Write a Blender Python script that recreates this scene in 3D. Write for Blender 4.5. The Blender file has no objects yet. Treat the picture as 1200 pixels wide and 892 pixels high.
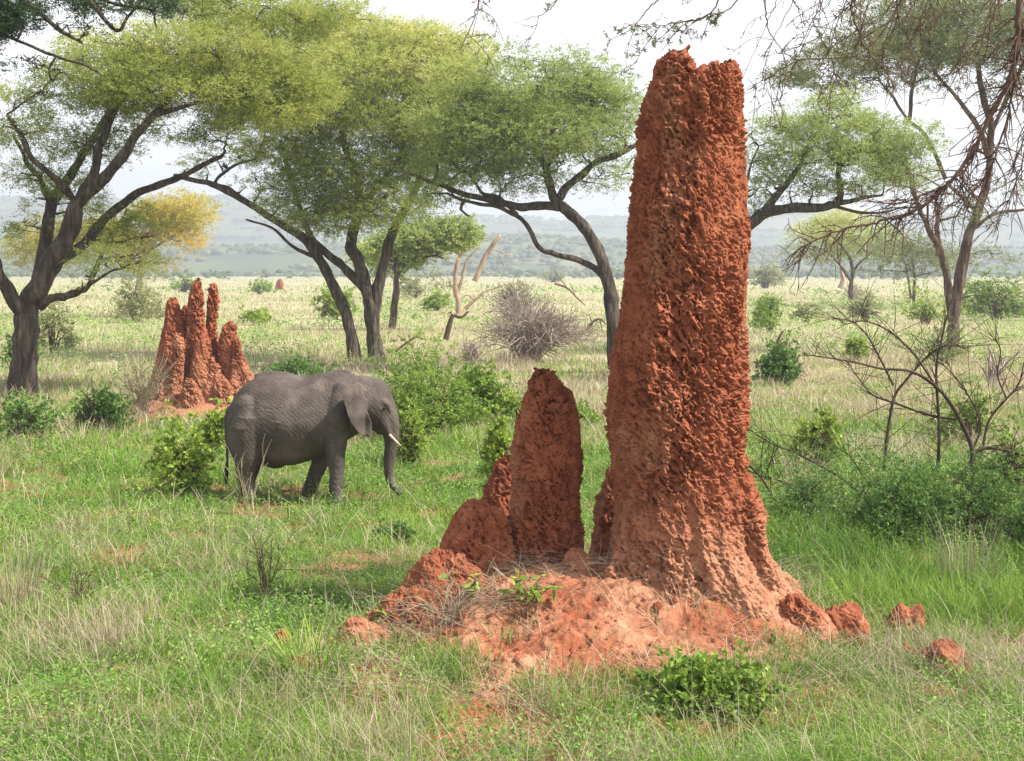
import bpy, math
import numpy as np
from mathutils import Vector

# ------------------------------------------------------------------ basics
F, HOR, H, CX = 1667.0, 318.0, 3.4, 600.0      # focal length in px of a 1200 px frame, horizon row, camera height
sc = bpy.context.scene
col = sc.collection
TAU = 2 * math.pi


def at(px, py, Y):
    return np.array([(px - CX) / F * Y, Y, H - (py - HOR) / F * Y])


def gd(py):
    return H * F / (py - HOR)


def smooth(a, b, x):
    t = np.clip((x - a) / (b - a), 0, 1)
    return t * t * (3 - 2 * t)


# ------------------------------------------------------------------ noise
def _hash(ix, iy, iz, seed):
    u = np.uint32
    h = ix.astype(u) * u(374761393) + iy.astype(u) * u(668265263) + iz.astype(u) * u(2147483647) + u(seed * 1274126177 & 0xFFFFFFFF)
    h = (h ^ (h >> u(13))) * u(1274126177)
    h = (h ^ (h >> u(16))) * u(2246822519)
    return ((h ^ (h >> u(15))) & u(0xFFFFFF)) * (1.0 / 0xFFFFFF)


def vn(P, seed=0):
    P = np.asarray(P, float)
    i = np.floor(P).astype(np.int64)
    f = P - i
    f = f * f * (3 - 2 * f)
    out = 0
    for dx in (0, 1):
        for dy in (0, 1):
            for dz in (0, 1):
                w = (f[..., 0] if dx else 1 - f[..., 0]) * (f[..., 1] if dy else 1 - f[..., 1]) * (f[..., 2] if dz else 1 - f[..., 2])
                out = out + w * _hash(i[..., 0] + dx, i[..., 1] + dy, i[..., 2] + dz, seed)
    return out


def fbm(P, oct=4, seed=0, gain=0.5):
    s, a, n = 0, 1.0, 0
    P = np.asarray(P, float)
    for k in range(oct):
        s = s + a * vn(P * (2.03 ** k) + 17.3 * k, seed + k)
        n += a
        a *= gain
    return s / n


def worley(P, seed=0):
    P = np.asarray(P, float)
    i = np.floor(P).astype(np.int64)
    best = np.full(P.shape[:-1], 9.0)
    for dx in (-1, 0, 1):
        for dy in (-1, 0, 1):
            for dz in (-1, 0, 1):
                c = (i[..., 0] + dx, i[..., 1] + dy, i[..., 2] + dz)
                q = [c[k] + _hash(*c, seed + 11 * (k + 1)) - P[..., k] for k in range(3)]
                best = np.minimum(best, q[0] ** 2 + q[1] ** 2 + q[2] ** 2)
    return np.sqrt(best)


def p3(x, y, z=0.0):
    x = np.asarray(x, float)
    return np.stack([x, np.asarray(y, float) + 0 * x, np.zeros_like(x) + z], -1)


# ------------------------------------------------------------------ ground shape
def apron(x, y):
    def g(cx, cy, h, s, sy=None):
        return h * np.exp(-(((x - cx) / s) ** 2 + ((y - cy) / (sy or s)) ** 2))
    a = g(1.55, 13.55, .56, .98) + g(-0.05, 13.6, .36, .78, .8) + g(0.40, 12.6, .30, 1.95, 1.65) + g(2.5, 13.3, .22, .5)
    return a - 0.05 + 0.05 * (vn(p3(x * 1.7, y * 1.7), 5) - .5) * 2


def left_rise(x, y):
    c = at(225, 480, 33.5)
    return .36 * np.exp(-(((x - c[0] + .2) / 1.7) ** 2 + ((y - 33.7) / 1.3) ** 2)) - .06


def gz(x, y):
    x = np.asarray(x, float); y = np.asarray(y, float)
    r = np.hypot(x, y)
    return (0.14 * (vn(p3(x * .35, y * .35), 3) - .5) + 0.06 * (vn(p3(x * 1.3, y * 1.3), 4) - .5)) * (1 - smooth(45, 90, r))


def gtop(x, y):
    return np.maximum(np.maximum(gz(x, y), apron(x, y)), left_rise(x, y))


# ------------------------------------------------------------------ mesh building
class MB:
    def __init__(self):
        self.V, self.Q, self.A, self.n = [], [], [], 0

    def add(self, V, Q, a=0.5):
        V = np.asarray(V, float).reshape(-1, 3)
        self.V.append(V)
        self.Q.append(np.asarray(Q, np.int64).reshape(-1, 4) + self.n)
        self.A.append(np.broadcast_to(np.asarray(a, float), (len(V),)).copy())
        self.n += len(V)

    def mesh(self, name):
        V = np.concatenate(self.V); Q = np.concatenate(self.Q); A = np.concatenate(self.A)
        me = bpy.data.meshes.new(name)
        me.vertices.add(len(V)); me.vertices.foreach_set('co', V.astype(np.float32).ravel())
        me.loops.add(Q.size); me.loops.foreach_set('vertex_index', Q.astype(np.int32).ravel())
        me.polygons.add(len(Q)); me.polygons.foreach_set('loop_start', np.arange(0, Q.size, 4, dtype=np.int32))
        me.update(calc_edges=True)
        at_ = me.attributes.new('rnd', 'FLOAT', 'POINT'); at_.data.foreach_set('value', A.astype(np.float32))
        return me

    def build(self, name, mat, parent=None, smooth_=False):
        me = self.mesh(name)
        if smooth_:
            me.polygons.foreach_set('use_smooth', np.ones(len(me.polygons), bool))
        me.materials.append(mat)
        return link(name, me, parent)

    # a tapered tube along a polyline
    def tube(self, P, R, k=6, a=0.5, rough=0.0, seed=0):
        P = np.asarray(P, float); n = len(P)
        R = np.broadcast_to(np.asarray(R, float), (n,))
        T = np.gradient(P, axis=0)
        T /= np.linalg.norm(T, axis=1, keepdims=True) + 1e-9
        ref = np.array([0.31, 0.9, 0.2]) if abs(T[0, 1]) < .8 else np.array([1., 0, 0.1])
        U = ref - T * (T @ ref)[:, None]
        U /= np.linalg.norm(U, axis=1, keepdims=True) + 1e-9
        W = np.cross(T, U)
        th = np.arange(k) * TAU / k
        ring = U[:, None] * np.cos(th)[None, :, None] + W[:, None] * np.sin(th)[None, :, None]
        RR = R[:, None] * np.ones(k)
        if rough:
            q = ring * 1.6 + np.arange(n)[:, None, None] * .21
            RR = RR * (1 + rough * (vn(q * [1, 1, 1], seed) - .5) * 2 + rough * .6 * (vn(ring * 4 + P[:, None] * 3, seed + 1) - .5) * 2)
        V = P[:, None] + ring * RR[..., None]
        i = np.arange(n - 1)[:, None] * k; j = np.arange(k)[None]; j2 = (j + 1) % k
        Q = np.stack([i + j, i + j2, i + k + j2, i + k + j], -1)
        self.add(V, Q, a)

    def diamonds(self, p, d, s, L, W, a):
        """leaf quads: base p, direction d, side s (n,3)."""
        L = np.asarray(L)[..., None] * np.ones((len(p), 1)); W = np.asarray(W)[..., None] * np.ones((len(p), 1))
        m = p + d * L * .45
        V = np.stack([p, m + s * W * .5, p + d * L, m - s * W * .5], 1)
        Q = np.arange(len(p) * 4).reshape(-1, 4)
        self.add(V, Q, np.repeat(np.broadcast_to(a, (len(p),)), 4))

    def grid(self, G, a=0.5, wrap=False):
        n, m = G.shape[:2]
        i = np.arange(n - 1)[:, None]; j = np.arange(m if wrap else m - 1)[None]; j2 = (j + 1) % m
        Q = np.stack([i * m + j, i * m + j2, (i + 1) * m + j2, (i + 1) * m + j], -1)
        self.add(G, Q, np.asarray(a).ravel() if np.ndim(a) else a)


def link(name, me, parent=None):
    o = bpy.data.objects.new(name, me)
    col.objects.link(o)
    if parent is not None:
        o.parent = parent
        o.matrix_parent_inverse = parent.matrix_basis.inverted()
    return o


def thing(name, loc, label, cat, group=None):
    o = bpy.data.objects.new(name, None); col.objects.link(o)
    o.location = loc; o.empty_display_size = .2
    o['label'] = label; o['category'] = cat
    if group: o['group'] = group
    return o


def tag(o, label, cat, group=None):
    o['label'] = label; o['category'] = cat
    if group: o['group'] = group
    return o


def unit(v):
    return v / (np.linalg.norm(v, axis=-1, keepdims=True) + 1e-9)


def resample(P, m):
    """Catmull-Rom through P with m points per span."""
    P = np.asarray(P, float)
    if len(P) < 3:
        t = np.linspace(0, 1, m + 1)[:, None]
        return P[0] * (1 - t) + P[-1] * t
    E = np.vstack([2 * P[0] - P[1], P, 2 * P[-1] - P[-2]])
    out = []
    t = np.arange(m)[:, None] / m
    for k in range(1, len(E) - 2):
        a, b, c, d = E[k - 1], E[k], E[k + 1], E[k + 2]
        out.append(.5 * (2 * b + (c - a) * t + (2 * a - 5 * b + 4 * c - d) * t ** 2 + (3 * b - a - 3 * c + d) * t ** 3))
    out.append(P[-1:])
    return np.vstack(out)


# ------------------------------------------------------------------ materials
def nt(name):
    m = bpy.data.materials.new(name); m.use_nodes = True
    t = m.node_tree; t.nodes.clear()
    out = t.nodes.new('ShaderNodeOutputMaterial')
    return m, t, out


def ramp(t, stops, fac):
    n = t.nodes.new('ShaderNodeValToRGB')
    e = n.color_ramp.elements
    while len(e) < len(stops): e.new(0.5)
    for k, (p, c) in enumerate(stops):
        e[k].position = p; e[k].color = (*c, 1)
    t.links.new(fac, n.inputs[0])
    return n.outputs[0]


def leaf_mat(name, stops, trans=.35, rough=.55):
    m, t, out = nt(name)
    a = t.nodes.new('ShaderNodeAttribute'); a.attribute_name = 'rnd'
    c = ramp(t, stops, a.outputs['Fac'])
    p = t.nodes.new('ShaderNodeBsdfPrincipled'); p.inputs['Roughness'].default_value = rough
    p.inputs['Specular IOR Level'].default_value = .25
    tr = t.nodes.new('ShaderNodeBsdfTranslucent')
    mx = t.nodes.new('ShaderNodeMixShader'); mx.inputs[0].default_value = trans
    t.links.new(c, p.inputs['Base Color']); t.links.new(c, tr.inputs['Color'])
    t.links.new(p.outputs[0], mx.inputs[1]); t.links.new(tr.outputs[0], mx.inputs[2])
    t.links.new(mx.outputs[0], out.inputs[0])
    return m


def noise_node(t, scale, detail=4, vec=None, dist=0.0, rough=.55):
    n = t.nodes.new('ShaderNodeTexNoise'); n.inputs['Scale'].default_value = scale
    n.inputs['Detail'].default_value = detail; n.inputs['Distortion'].default_value = dist; n.inputs['Roughness'].default_value = rough
    if vec is not None: t.links.new(vec, n.inputs['Vector'])
    return n.outputs['Fac']


def mapped(t, scale, src='Object'):
    tc = t.nodes.new('ShaderNodeTexCoord'); mp = t.nodes.new('ShaderNodeMapping')
    mp.inputs['Scale'].default_value = scale
    t.links.new(tc.outputs[src], mp.inputs[0])
    return mp.outputs[0]


def solid_mat(name, stops, scale, bump=0.3, bscale=20, bdist=.02, rough=.9, stretch=(1, 1, 1), spec=.2):
    m, t, out = nt(name)
    v = mapped(t, stretch)
    c = ramp(t, stops, noise_node(t, scale, 5, v))
    p = t.nodes.new('ShaderNodeBsdfPrincipled'); p.inputs['Roughness'].default_value = rough
    p.inputs['Specular IOR Level'].default_value = spec
    t.links.new(c, p.inputs['Base Color'])
    b = t.nodes.new('ShaderNodeBump'); b.inputs['Strength'].default_value = bump; b.inputs['Distance'].default_value = bdist
    t.links.new(noise_node(t, bscale, 4, v, .4), b.inputs['Height']); t.links.new(b.outputs[0], p.inputs['Normal'])
    t.links.new(p.outputs[0], out.inputs[0])
    return m


def earth_mat(name):
    """red laterite, with pale dust where the 'rnd' attribute says so"""
    m, t, out = nt(name)
    v = mapped(t, (1, 1, 1))
    red = ramp(t, [(.3, (.165, .048, .024)), (.5, (.258, .082, .041)), (.7, (.35, .130, .068))], noise_node(t, 5, 6, v, 0, .7))
    dust = ramp(t, [(.3, (.27, .115, .064)), (.55, (.40, .205, .122)), (.75, (.50, .300, .195))], noise_node(t, 9, 6, v, 0, .7))
    a = t.nodes.new('ShaderNodeAttribute'); a.attribute_name = 'rnd'
    mx = t.nodes.new('ShaderNodeMix'); mx.data_type = 'RGBA'
    t.links.new(a.outputs['Fac'], mx.inputs[0]); t.links.new(red, mx.inputs[6]); t.links.new(dust, mx.inputs[7])
    p = t.nodes.new('ShaderNodeBsdfPrincipled'); p.inputs['Roughness'].default_value = .95
    p.inputs['Specular IOR Level'].default_value = .1
    t.links.new(mx.outputs[2], p.inputs['Base Color'])
    b = t.nodes.new('ShaderNodeBump'); b.inputs['Strength'].default_value = .6; b.inputs['Distance'].default_value = .015
    t.links.new(noise_node(t, 55, 3, v, .3), b.inputs['Height']); t.links.new(b.outputs[0], p.inputs['Normal'])
    t.links.new(p.outputs[0], out.inputs[0])
    return m


M_EARTH = earth_mat('red_termite_earth')
M_BARK = solid_mat('acacia_bark', [(.36, (.040, .030, .024)), (.5, (.078, .060, .048)), (.66, (.145, .115, .093))], 9, 1.0, 18, .12, stretch=(1, 1, .16))
M_BARK_BROWN = solid_mat('brown_bark', [(.38, (.05, .032, .024)), (.5, (.11, .073, .054)), (.62, (.20, .14, .11))], 8, 1.0, 14, .12, stretch=(1, 1, .16))
M_DEADWOOD = solid_mat('pale_dead_wood', [(.35, (.22, .15, .10)), (.6, (.38, .29, .22))], 4, .5, 20, .03, stretch=(1, 1, .3))
M_TWIG = solid_mat('dark_twig', [(.35, (.050, .034, .026)), (.65, (.11, .075, .055))], 5, .2, 30, .01)
M_TWIG_BROWN = solid_mat('reddish_twig', [(.35, (.085, .048, .036)), (.65, (.17, .105, .08))], 5, .2, 30, .01)
M_TWIG_GREY = solid_mat('grey_dead_twig', [(.35, (.25, .20, .17)), (.65, (.43, .36, .31))], 5, .2, 30, .01)

ACACIA = [(0, (0.145, 0.189, 0.041)), (.45, (0.289, 0.354, 0.076)), (.8, (0.452, 0.488, 0.122)), (1, (0.653, 0.586, 0.183))]
M_ACACIA = leaf_mat('acacia_leaves', ACACIA, .47)
M_ACACIA_Y = leaf_mat('flowering_acacia_leaves', [(0, (0.163, 0.213, 0.047)), (.4, (0.345, 0.409, 0.099)), (.75, (0.548, 0.560, 0.179)), (1, (0.690, 0.650, 0.246))], .47)
M_ACACIA_G = leaf_mat('green_acacia_leaves', [(0, (0.148, 0.198, 0.054)), (.5, (0.303, 0.378, 0.108)), (1, (0.507, 0.564, 0.192))], .47)
M_GREYLEAF = leaf_mat('dull_acacia_leaves', [(0, (0.113, 0.138, 0.052)), (.5, (0.213, 0.247, 0.092)), (1, (0.355, 0.380, 0.149))], .38)
M_YELLOWTREE = leaf_mat('fever_tree_leaves', [(0, (.22, .22, .03)), (.5, (.48, .43, .06)), (1, (.70, .50, .16))], .4)
M_DARKLEAF = leaf_mat('dark_leaves', [(0, (.020, .045, .016)), (.5, (.050, .095, .032)), (1, (.12, .18, .06))], .3)
M_SHRUB = leaf_mat('shrub_leaves', [(0, (.090, .155, .026)), (.5, (.20, .315, .048)), (1, (.38, .47, .085))], .38)
M_SHRUB_Y = leaf_mat('yellow_shrub_leaves', [(0, (.13, .20, .028)), (.5, (.27, .38, .052)), (1, (.48, .54, .11))], .4)
M_SHRUB_D = leaf_mat('deep_green_leaves', [(0, (.055, .115, .028)), (.5, (.120, .225, .048)), (1, (.24, .36, .085))], .35)
M_SHRUB_P = leaf_mat('pale_olive_leaves', [(0, (.17, .185, .08)), (.5, (.29, .31, .13)), (1, (.44, .42, .21))], .35)
M_GRASS = leaf_mat('green_grass', [(0, (.085, .185, .022)), (.4, (.180, .315, .038)), (.8, (.295, .415, .066)), (1, (.45, .48, .15))], .38)
M_DRY = leaf_mat('dry_straw', [(0, (.22, .155, .095)), (.5, (.39, .32, .22)), (1, (.58, .50, .36))], .3)
M_WEED = leaf_mat('ground_forbs', [(0, (.075, .175, .030)), (.5, (.165, .320, .050)), (1, (.30, .44, .09))], .35)

M_IVORY = solid_mat('ivory', [(.3, (.32, .25, .18)), (.7, (.50, .42, .33))], 8, .1, 30, .005, .45, spec=.5)
M_EYE = solid_mat('dark_eye', [(.3, (.012, .008, .006)), (.7, (.03, .018, .012))], 8, 0, 30, .005, .15, spec=.6)
M_HAIR = solid_mat('black_tail_hair', [(.3, (.018, .016, .016)), (.7, (.04, .035, .034))], 8, .1, 60, .005, .6)


def elephant_mat():
    m, t, out = nt('wrinkled_grey_skin')
    v = mapped(t, (1, 1, 1))
    c = ramp(t, [(.3, (.048, .037, .031)), (.5, (.080, .064, .054)), (.72, (.140, .113, .096))], noise_node(t, 2.6, 7, v, .3, .62))
    w = t.nodes.new('ShaderNodeTexVoronoi'); w.feature = 'DISTANCE_TO_EDGE'; w.inputs['Scale'].default_value = 26
    vv = mapped(t, (1.5, 1, .7)); t.links.new(vv, w.inputs['Vector'])
    wa = t.nodes.new('ShaderNodeTexWave'); wa.inputs['Scale'].default_value = 7.5; wa.inputs['Distortion'].default_value = 7
    wa.inputs['Detail'].default_value = 3; wa.inputs['Detail Scale'].default_value = 1.6; wa.bands_direction = 'DIAGONAL'
    t.links.new(v, wa.inputs['Vector'])
    cl = t.nodes.new('ShaderNodeMath'); cl.operation = 'MINIMUM'; cl.inputs[1].default_value = .07
    t.links.new(w.outputs['Distance'], cl.inputs[0])
    ad = t.nodes.new('ShaderNodeMath'); ad.operation = 'MULTIPLY_ADD'; ad.inputs[1].default_value = .16
    t.links.new(wa.outputs['Fac'], ad.inputs[0]); t.links.new(cl.outputs[0], ad.inputs[2])
    p = t.nodes.new('ShaderNodeBsdfPrincipled'); p.inputs['Roughness'].default_value = .8; p.inputs['Specular IOR Level'].default_value = .25
    t.links.new(c, p.inputs['Base Color'])
    b = t.nodes.new('ShaderNodeBump'); b.inputs['Strength'].default_value = .5; b.inputs['Distance'].default_value = .03
    t.links.new(ad.outputs[0], b.inputs['Height']); t.links.new(b.outputs[0], p.inputs['Normal'])
    t.links.new(p.outputs[0], out.inputs[0])
    return m


M_SKIN = elephant_mat()

# ------------------------------------------------------------------ ground, hills
def ground_mat():
    m, t, out = nt('savanna_ground')
    v = mapped(t, (1, 1, 1))
    soil = ramp(t, [(.35, (.11, .075, .035)), (.5, (.21, .105, .055)), (.7, (.34, .14, .080))], noise_node(t, 1.6, 6, v))
    green = ramp(t, [(.3, (.060, .105, .022)), (.6, (.13, .19, .04)), (.8, (.22, .25, .075))], noise_node(t, 2.3, 6, v, 0, .7))
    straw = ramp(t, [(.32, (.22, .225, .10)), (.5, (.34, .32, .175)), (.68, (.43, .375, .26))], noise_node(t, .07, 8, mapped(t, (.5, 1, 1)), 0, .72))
    mx = t.nodes.new('ShaderNodeMix'); mx.data_type = 'RGBA'
    st = ramp(t, [(.42, (0, 0, 0)), (.62, (1, 1, 1))], noise_node(t, .8, 5, v))
    t.links.new(st, mx.inputs[0]); t.links.new(green, mx.inputs[6]); t.links.new(soil, mx.inputs[7])
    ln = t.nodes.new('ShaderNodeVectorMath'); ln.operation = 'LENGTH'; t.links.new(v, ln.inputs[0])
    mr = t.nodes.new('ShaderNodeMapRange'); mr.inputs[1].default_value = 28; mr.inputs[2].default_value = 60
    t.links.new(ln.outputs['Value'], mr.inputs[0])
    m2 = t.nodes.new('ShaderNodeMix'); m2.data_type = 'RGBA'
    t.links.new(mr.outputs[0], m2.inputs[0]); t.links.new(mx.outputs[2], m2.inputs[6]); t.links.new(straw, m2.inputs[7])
    p = t.nodes.new('ShaderNodeBsdfPrincipled'); p.inputs['Roughness'].default_value = .95; p.inputs['Specular IOR Level'].default_value = .1
    t.links.new(m2.outputs[2], p.inputs['Base Color'])
    b = t.nodes.new('ShaderNodeBump'); b.inputs['Strength'].default_value = .7; b.inputs['Distance'].default_value = .06
    t.links.new(noise_node(t, 9, 5, v), b.inputs['Height']); t.links.new(b.outputs[0], p.inputs['Normal'])
    t.links.new(p.outputs[0], out.inputs[0])
    return m


mb = MB()
rr = np.concatenate([[0.01], np.geomspace(1.5, 3300, 230)])
th = np.linspace(0, TAU, 361)[:-1]
X = rr[:, None] * np.sin(th); Yg = rr[:, None] * np.cos(th)
mb.grid(np.stack([X, Yg, gz(X, Yg)], -1), wrap=True)
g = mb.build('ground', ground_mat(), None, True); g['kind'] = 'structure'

M_HILL = solid_mat('wooded_hillside', [(.35, (.055, .085, .035)), (.55, (.11, .13, .06)), (.72, (.21, .20, .11))], .014, .0, .05, 1)
rng = np.random.default_rng(2)


def hill(D, px_top, seed, x0, x1, depth):
    xs = np.linspace(x0, x1, 260); ys = np.linspace(-1, 1, 26)
    Xh, S = np.meshgrid(xs, ys)
    top = H + (HOR - px_top) / F * D
    prof = np.clip(np.cos(S * math.pi / 2), 0, 1) ** .8
    hgt = top * (.35 + 1.0 * fbm(p3(Xh / (D * .22), S * .6, seed), 4, seed))
    Z = prof * hgt - 1.0
    mb = MB(); mb.grid(np.stack([Xh, D + S * depth, Z], -1))
    o = mb.build('hills', M_HILL, None, True); o['kind'] = 'structure'
    return lambda x: x, np.stack([Xh, D + S * depth, Z], -1)


_, hA = hill(1250, 279, 3, -900, 900, 330)
_, hB = hill(2350, 236, 8, -1500, 1500, 560)
# far woodland: rounded tree crowns thickly dotted over the hills and along the edge of the plain
mb = MB()
oct_r = 5


def blob(mb, c, r, hgt, a):
    """many small lumpy domes at once: c (n,3)"""
    n = len(c); k, l = 7, 4
    ph = np.linspace(0, 1, l) * math.pi * .62
    thk = np.arange(k) * TAU / k
    ring = np.stack([np.sin(ph)[:, None] * np.cos(thk), np.sin(ph)[:, None] * np.sin(thk), np.cos(ph)[:, None] + 0 * thk], -1)
    V = ring[None] * (np.stack([r, r, hgt], -1))[:, None, None] * (1 + .35 * (rng.random((n, l, k, 1)) - .5)) + c[:, None, None]
    i = np.arange(l - 1)[:, None] * k; j = np.arange(k)[None]; j2 = (j + 1) % k
    q = np.stack([i + j, i + k + j, i + k + j2, i + j2], -1).reshape(-1, 4)
    Q = q[None] + (np.arange(n) * k * l)[:, None, None]
    mb.add(V, Q, np.repeat(a, k * l))


for hg, N, s0, s1 in ((hA, 2600, 2.2, 6), (hB, 3600, 4, 10)):
    n_, m_ = hg.shape[:2]
    ii = rng.integers(0, n_ // 2 + 3, N); jj = rng.integers(0, m_ - 1, N)
    keep = fbm(p3(hg[ii, jj, 0] / 90, hg[ii, jj, 1] / 60), 3, 4) > .40
    c = hg[ii, jj][keep] + rng.normal(0, 3, (keep.sum(), 3)) * [1, 1, 0]
    c = np.repeat(c, 4, 0) + rng.normal(0, 1, (len(c) * 4, 3)) * [s1 * .6, s1 * .6, .4]
    r = rng.uniform(s0 * .6, s1 * .6, len(c))
    blob(mb, c + [0, 0, 1.5], r, r * rng.uniform(.5, .9, len(c)), rng.random(len(c)))
N = 900
Yt = rng.uniform(560, 1000, N); Xt = rng.uniform(-.5, .5, N) * Yt
kp = fbm(p3(Xt / 60, Yt / 120), 3, 9) > .47
c = np.stack([Xt, Yt, 0 * Xt + 2.0], -1)[kp]; c = np.repeat(c, 9, 0) + rng.normal(0, 1, (len(c) * 9, 3)) * [2.6, 2.0, .8]; r = rng.uniform(.6, 1.8, len(c))
blob(mb, c, r, r * rng.uniform(.5, .9, len(c)), rng.random(len(c)))
M_FARWOOD = leaf_mat('far_tree_crowns', [(0, (.04, .065, .025)), (.6, (.085, .115, .045)), (1, (.16, .17, .08))], .0, .9)
o = mb.build('far_woodland', M_FARWOOD); o['kind'] = 'stuff'


# ------------------------------------------------------------------ termite mounds
def termite_disp(P, amp=1.0, f=1.0, seed=0):
    """radial displacement of weathered termite earth: lobes, drips, knobs and pits (metres)"""
    s = f
    lob = (fbm(P * np.array([2.6, 2.6, 1.3]) * s, 3, seed) - .5) * .20
    W = P + .03 / s * np.stack([vn(P * 14 * s, seed + 5) - .5, vn(P * 14 * s, seed + 6) - .5, vn(P * 14 * s, seed + 7) - .5], -1) * 2
    sk = W.copy(); sk[..., 0] = W[..., 0] + .55 * W[..., 2]
    dr = (vn(sk * np.array([26, 22, 8]) * s, seed + 9) - .5) + 1.3 * (vn(W * np.array([11, 11, 1.9]) * s, seed + 10) - .5)
    kn = .55 - worley(sk * np.array([22, 22, 15]) * s, seed + 21)
    kn2 = .5 - worley(W * np.array([42, 42, 34]) * s, seed + 33)
    pit = smooth(.56, .78, vn(sk * np.array([27, 27, 19]) * s, seed + 41))
    fi = vn(W * 60 * s, seed + 45) - .5
    por = smooth(.34, .14, worley(W * np.array([19, 19, 17]) * s, seed + 63))
    mod = .50 + .80 * smooth(.36, .60, fbm(P * 2.1 * s, 2, seed + 50))
    return (lob + mod * (dr * .045 + kn * .027 + kn2 * .025 + fi * .024 - pit * .040 - por * .040)) * amp / s


def spire(name, Y, outline, parent, seed, flat=.9, nt_=420, nz=420, amp=1.0, f=1.0, top=None, dust=None, foot=.25, label=None, mat=None, lobes=0.0, butt=0.0):
    """outline rows (py, left px, right px) from the tip down; the solid it bounds, weathered"""
    o_ = np.array(outline, float)
    zz = H - (o_[:, 0] - HOR) / F * Y
    xl = (o_[:, 1] - CX) / F * Y; xr = (o_[:, 2] - CX) / F * Y
    # continue down below ground, flaring
    zz = np.append(zz, zz[-1] - foot); w = xr[-1] - xl[-1]
    xl = np.append(xl, xl[-1] - .18 * w); xr = np.append(xr, xr[-1] + .18 * w)
    zs = np.interp(np.linspace(0, 1, nz), np.linspace(0, 1, 400), np.interp(np.linspace(0, 1, 400), [0, .08, 1], [0, .05, 1])) * (zz[-1] - zz[0]) + zz[0]
    L = np.interp(-zs, -zz, xl); R = np.interp(-zs, -zz, xr)
    k = 9
    ker = np.ones(k) / k
    pad = lambda a: np.concatenate([np.full(k // 2, a[0]), a, np.full(k // 2, a[-1])])
    L = np.convolve(pad(L), ker, 'valid'); R = np.convolve(pad(R), ker, 'valid')
    c = (L + R) / 2; h = (R - L) / 2
    cap = zz[0] - zs
    h = np.maximum(h, 1e-3)
    t = np.linspace(0, TAU, nt_ + 1)[:-1]
    hy = np.minimum(h * flat, h.max() * .8)
    G = np.stack([c[:, None] + h[:, None] * np.cos(t), Y + hy[:, None] * np.sin(t), zs[:, None] + 0 * t], -1)
    if butt:
        bl = 1 + butt * 2 * (fbm(np.stack([np.cos(t)[None] * 2.6 + 0 * zs[:, None], np.sin(t)[None] * 2.6 + 0 * zs[:, None], .4 * zs[:, None] + 0 * t], -1) + 5 + seed, 3, seed + 1) - .5) * smooth(1.7, .5, zs)[:, None]
        ax = np.stack([c, 0 * c + Y, zs], -1)[:, None]
        G = ax + (G - ax) * bl[..., None]
    if lobes:
        lo = 1 + lobes * (fbm(np.stack([np.cos(t)[None] * 1.6 + 0 * zs[:, None], np.sin(t)[None] * 1.6 + 0 * zs[:, None], zs[:, None] * .35 + 0 * t], -1) + seed, 3, seed) - .5)
        ax = np.stack([c, 0 * c + Y, zs], -1)[:, None]
        G = ax + (G - ax) * lo[..., None]
    # close the tip
    nc_ = 30
    rk = np.sin(np.linspace(0, 1, nc_ + 1)[:-1] * math.pi / 2)[:, None]; hk = np.cos(np.linspace(0, 1, nc_ + 1)[:-1] * math.pi / 2)[:, None]
    cap = np.stack([c[0] + h[0] * rk * np.cos(t), Y + hy[0] * rk * np.sin(t), zs[0] + .35 * h[0] * hk + 0 * t], -1)
    G = np.concatenate([cap, G], 0)
    if top is not None:
        tp = np.array(top, float)
        tx = (tp[:, 0] - CX) / F * Y; tz = H - (tp[:, 1] - HOR) / F * Y
        lim = np.interp(G[..., 0], tx, tz) + .26 * (fbm(G * [9, 9, 0] + 3, 3, seed) - .5) - .05 * np.abs(G[..., 1] - Y)
        G[..., 2] = np.minimum(G[..., 2], lim)
    d1 = np.gradient(G, axis=0)
    d2 = np.roll(G, -1, 1) - np.roll(G, 1, 1)
    N = unit(np.cross(d1, d2))
    rad = G - np.stack([np.append(np.full(nc_, c[0]), c), np.full(nz + nc_, Y), np.append(np.full(nc_, zs[0] - .1), zs)], -1)[:, None]
    sg = np.sign((N * rad).sum(-1, keepdims=True)); sg[sg == 0] = 1
    N = N * sg
    N[0] = [0, 0, 1]
    N = unit(N + [0, 0, .05])
    D = termite_disp(G, amp, f, seed)
    D[0] = D[0].mean()
    G2 = G + N * D[..., None]
    z0 = G2[..., 2]
    a = np.zeros(z0.shape) if dust is None else smooth(dust[1], dust[0], z0 + .5 * (fbm(G * 2.5, 3, seed + 3) - .5)) * .9
    a = np.clip(np.maximum(a, .5 * smooth(.56, .72, fbm(G * [2.2, 2.2, 1.1] + 31, 4, seed + 8))), 0, 1)
    mb = MB(); mb.grid(G2, a, wrap=True)
    o = mb.build(name, mat or M_EARTH, parent, False)
    if label: o['label'] = label
    return o


MY = 13.6
mound = thing('termite_mound', (1.0, MY, 0), 'huge red termite mound with one very tall column, in front of all trees', 'termite mound', 'red termite mounds')
spire('spire', MY, [
    (58, 781, 792), (66, 771, 840), (76, 768, 862), (92, 767, 866), (120, 759, 869), (150, 751, 869), (190, 747, 870), (230, 741, 874), (262, 737, 879),
    (290, 734, 880), (330, 728, 877), (380, 722, 874), (430, 717, 871), (480, 716, 869), (530, 718, 868), (556, 720, 868), (572, 722, 879),
    (600, 722, 889), (635, 718, 897), (665, 712, 917), (690, 706, 936), (715, 700, 952), (740, 690, 968)],
    mound, 3, .95, 860, 960, 1.12, 1.22,
    top=[(740, 100), (766, 84), (773, 70), (780, 58), (788, 46), (797, 66), (806, 80), (814, 92), (823, 94), (831, 80), (838, 88), (846, 86), (855, 72), (864, 82), (872, 104)],
    dust=(.45, 1.6), label='towering column with a notched top', lobes=.30, butt=.27)
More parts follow.
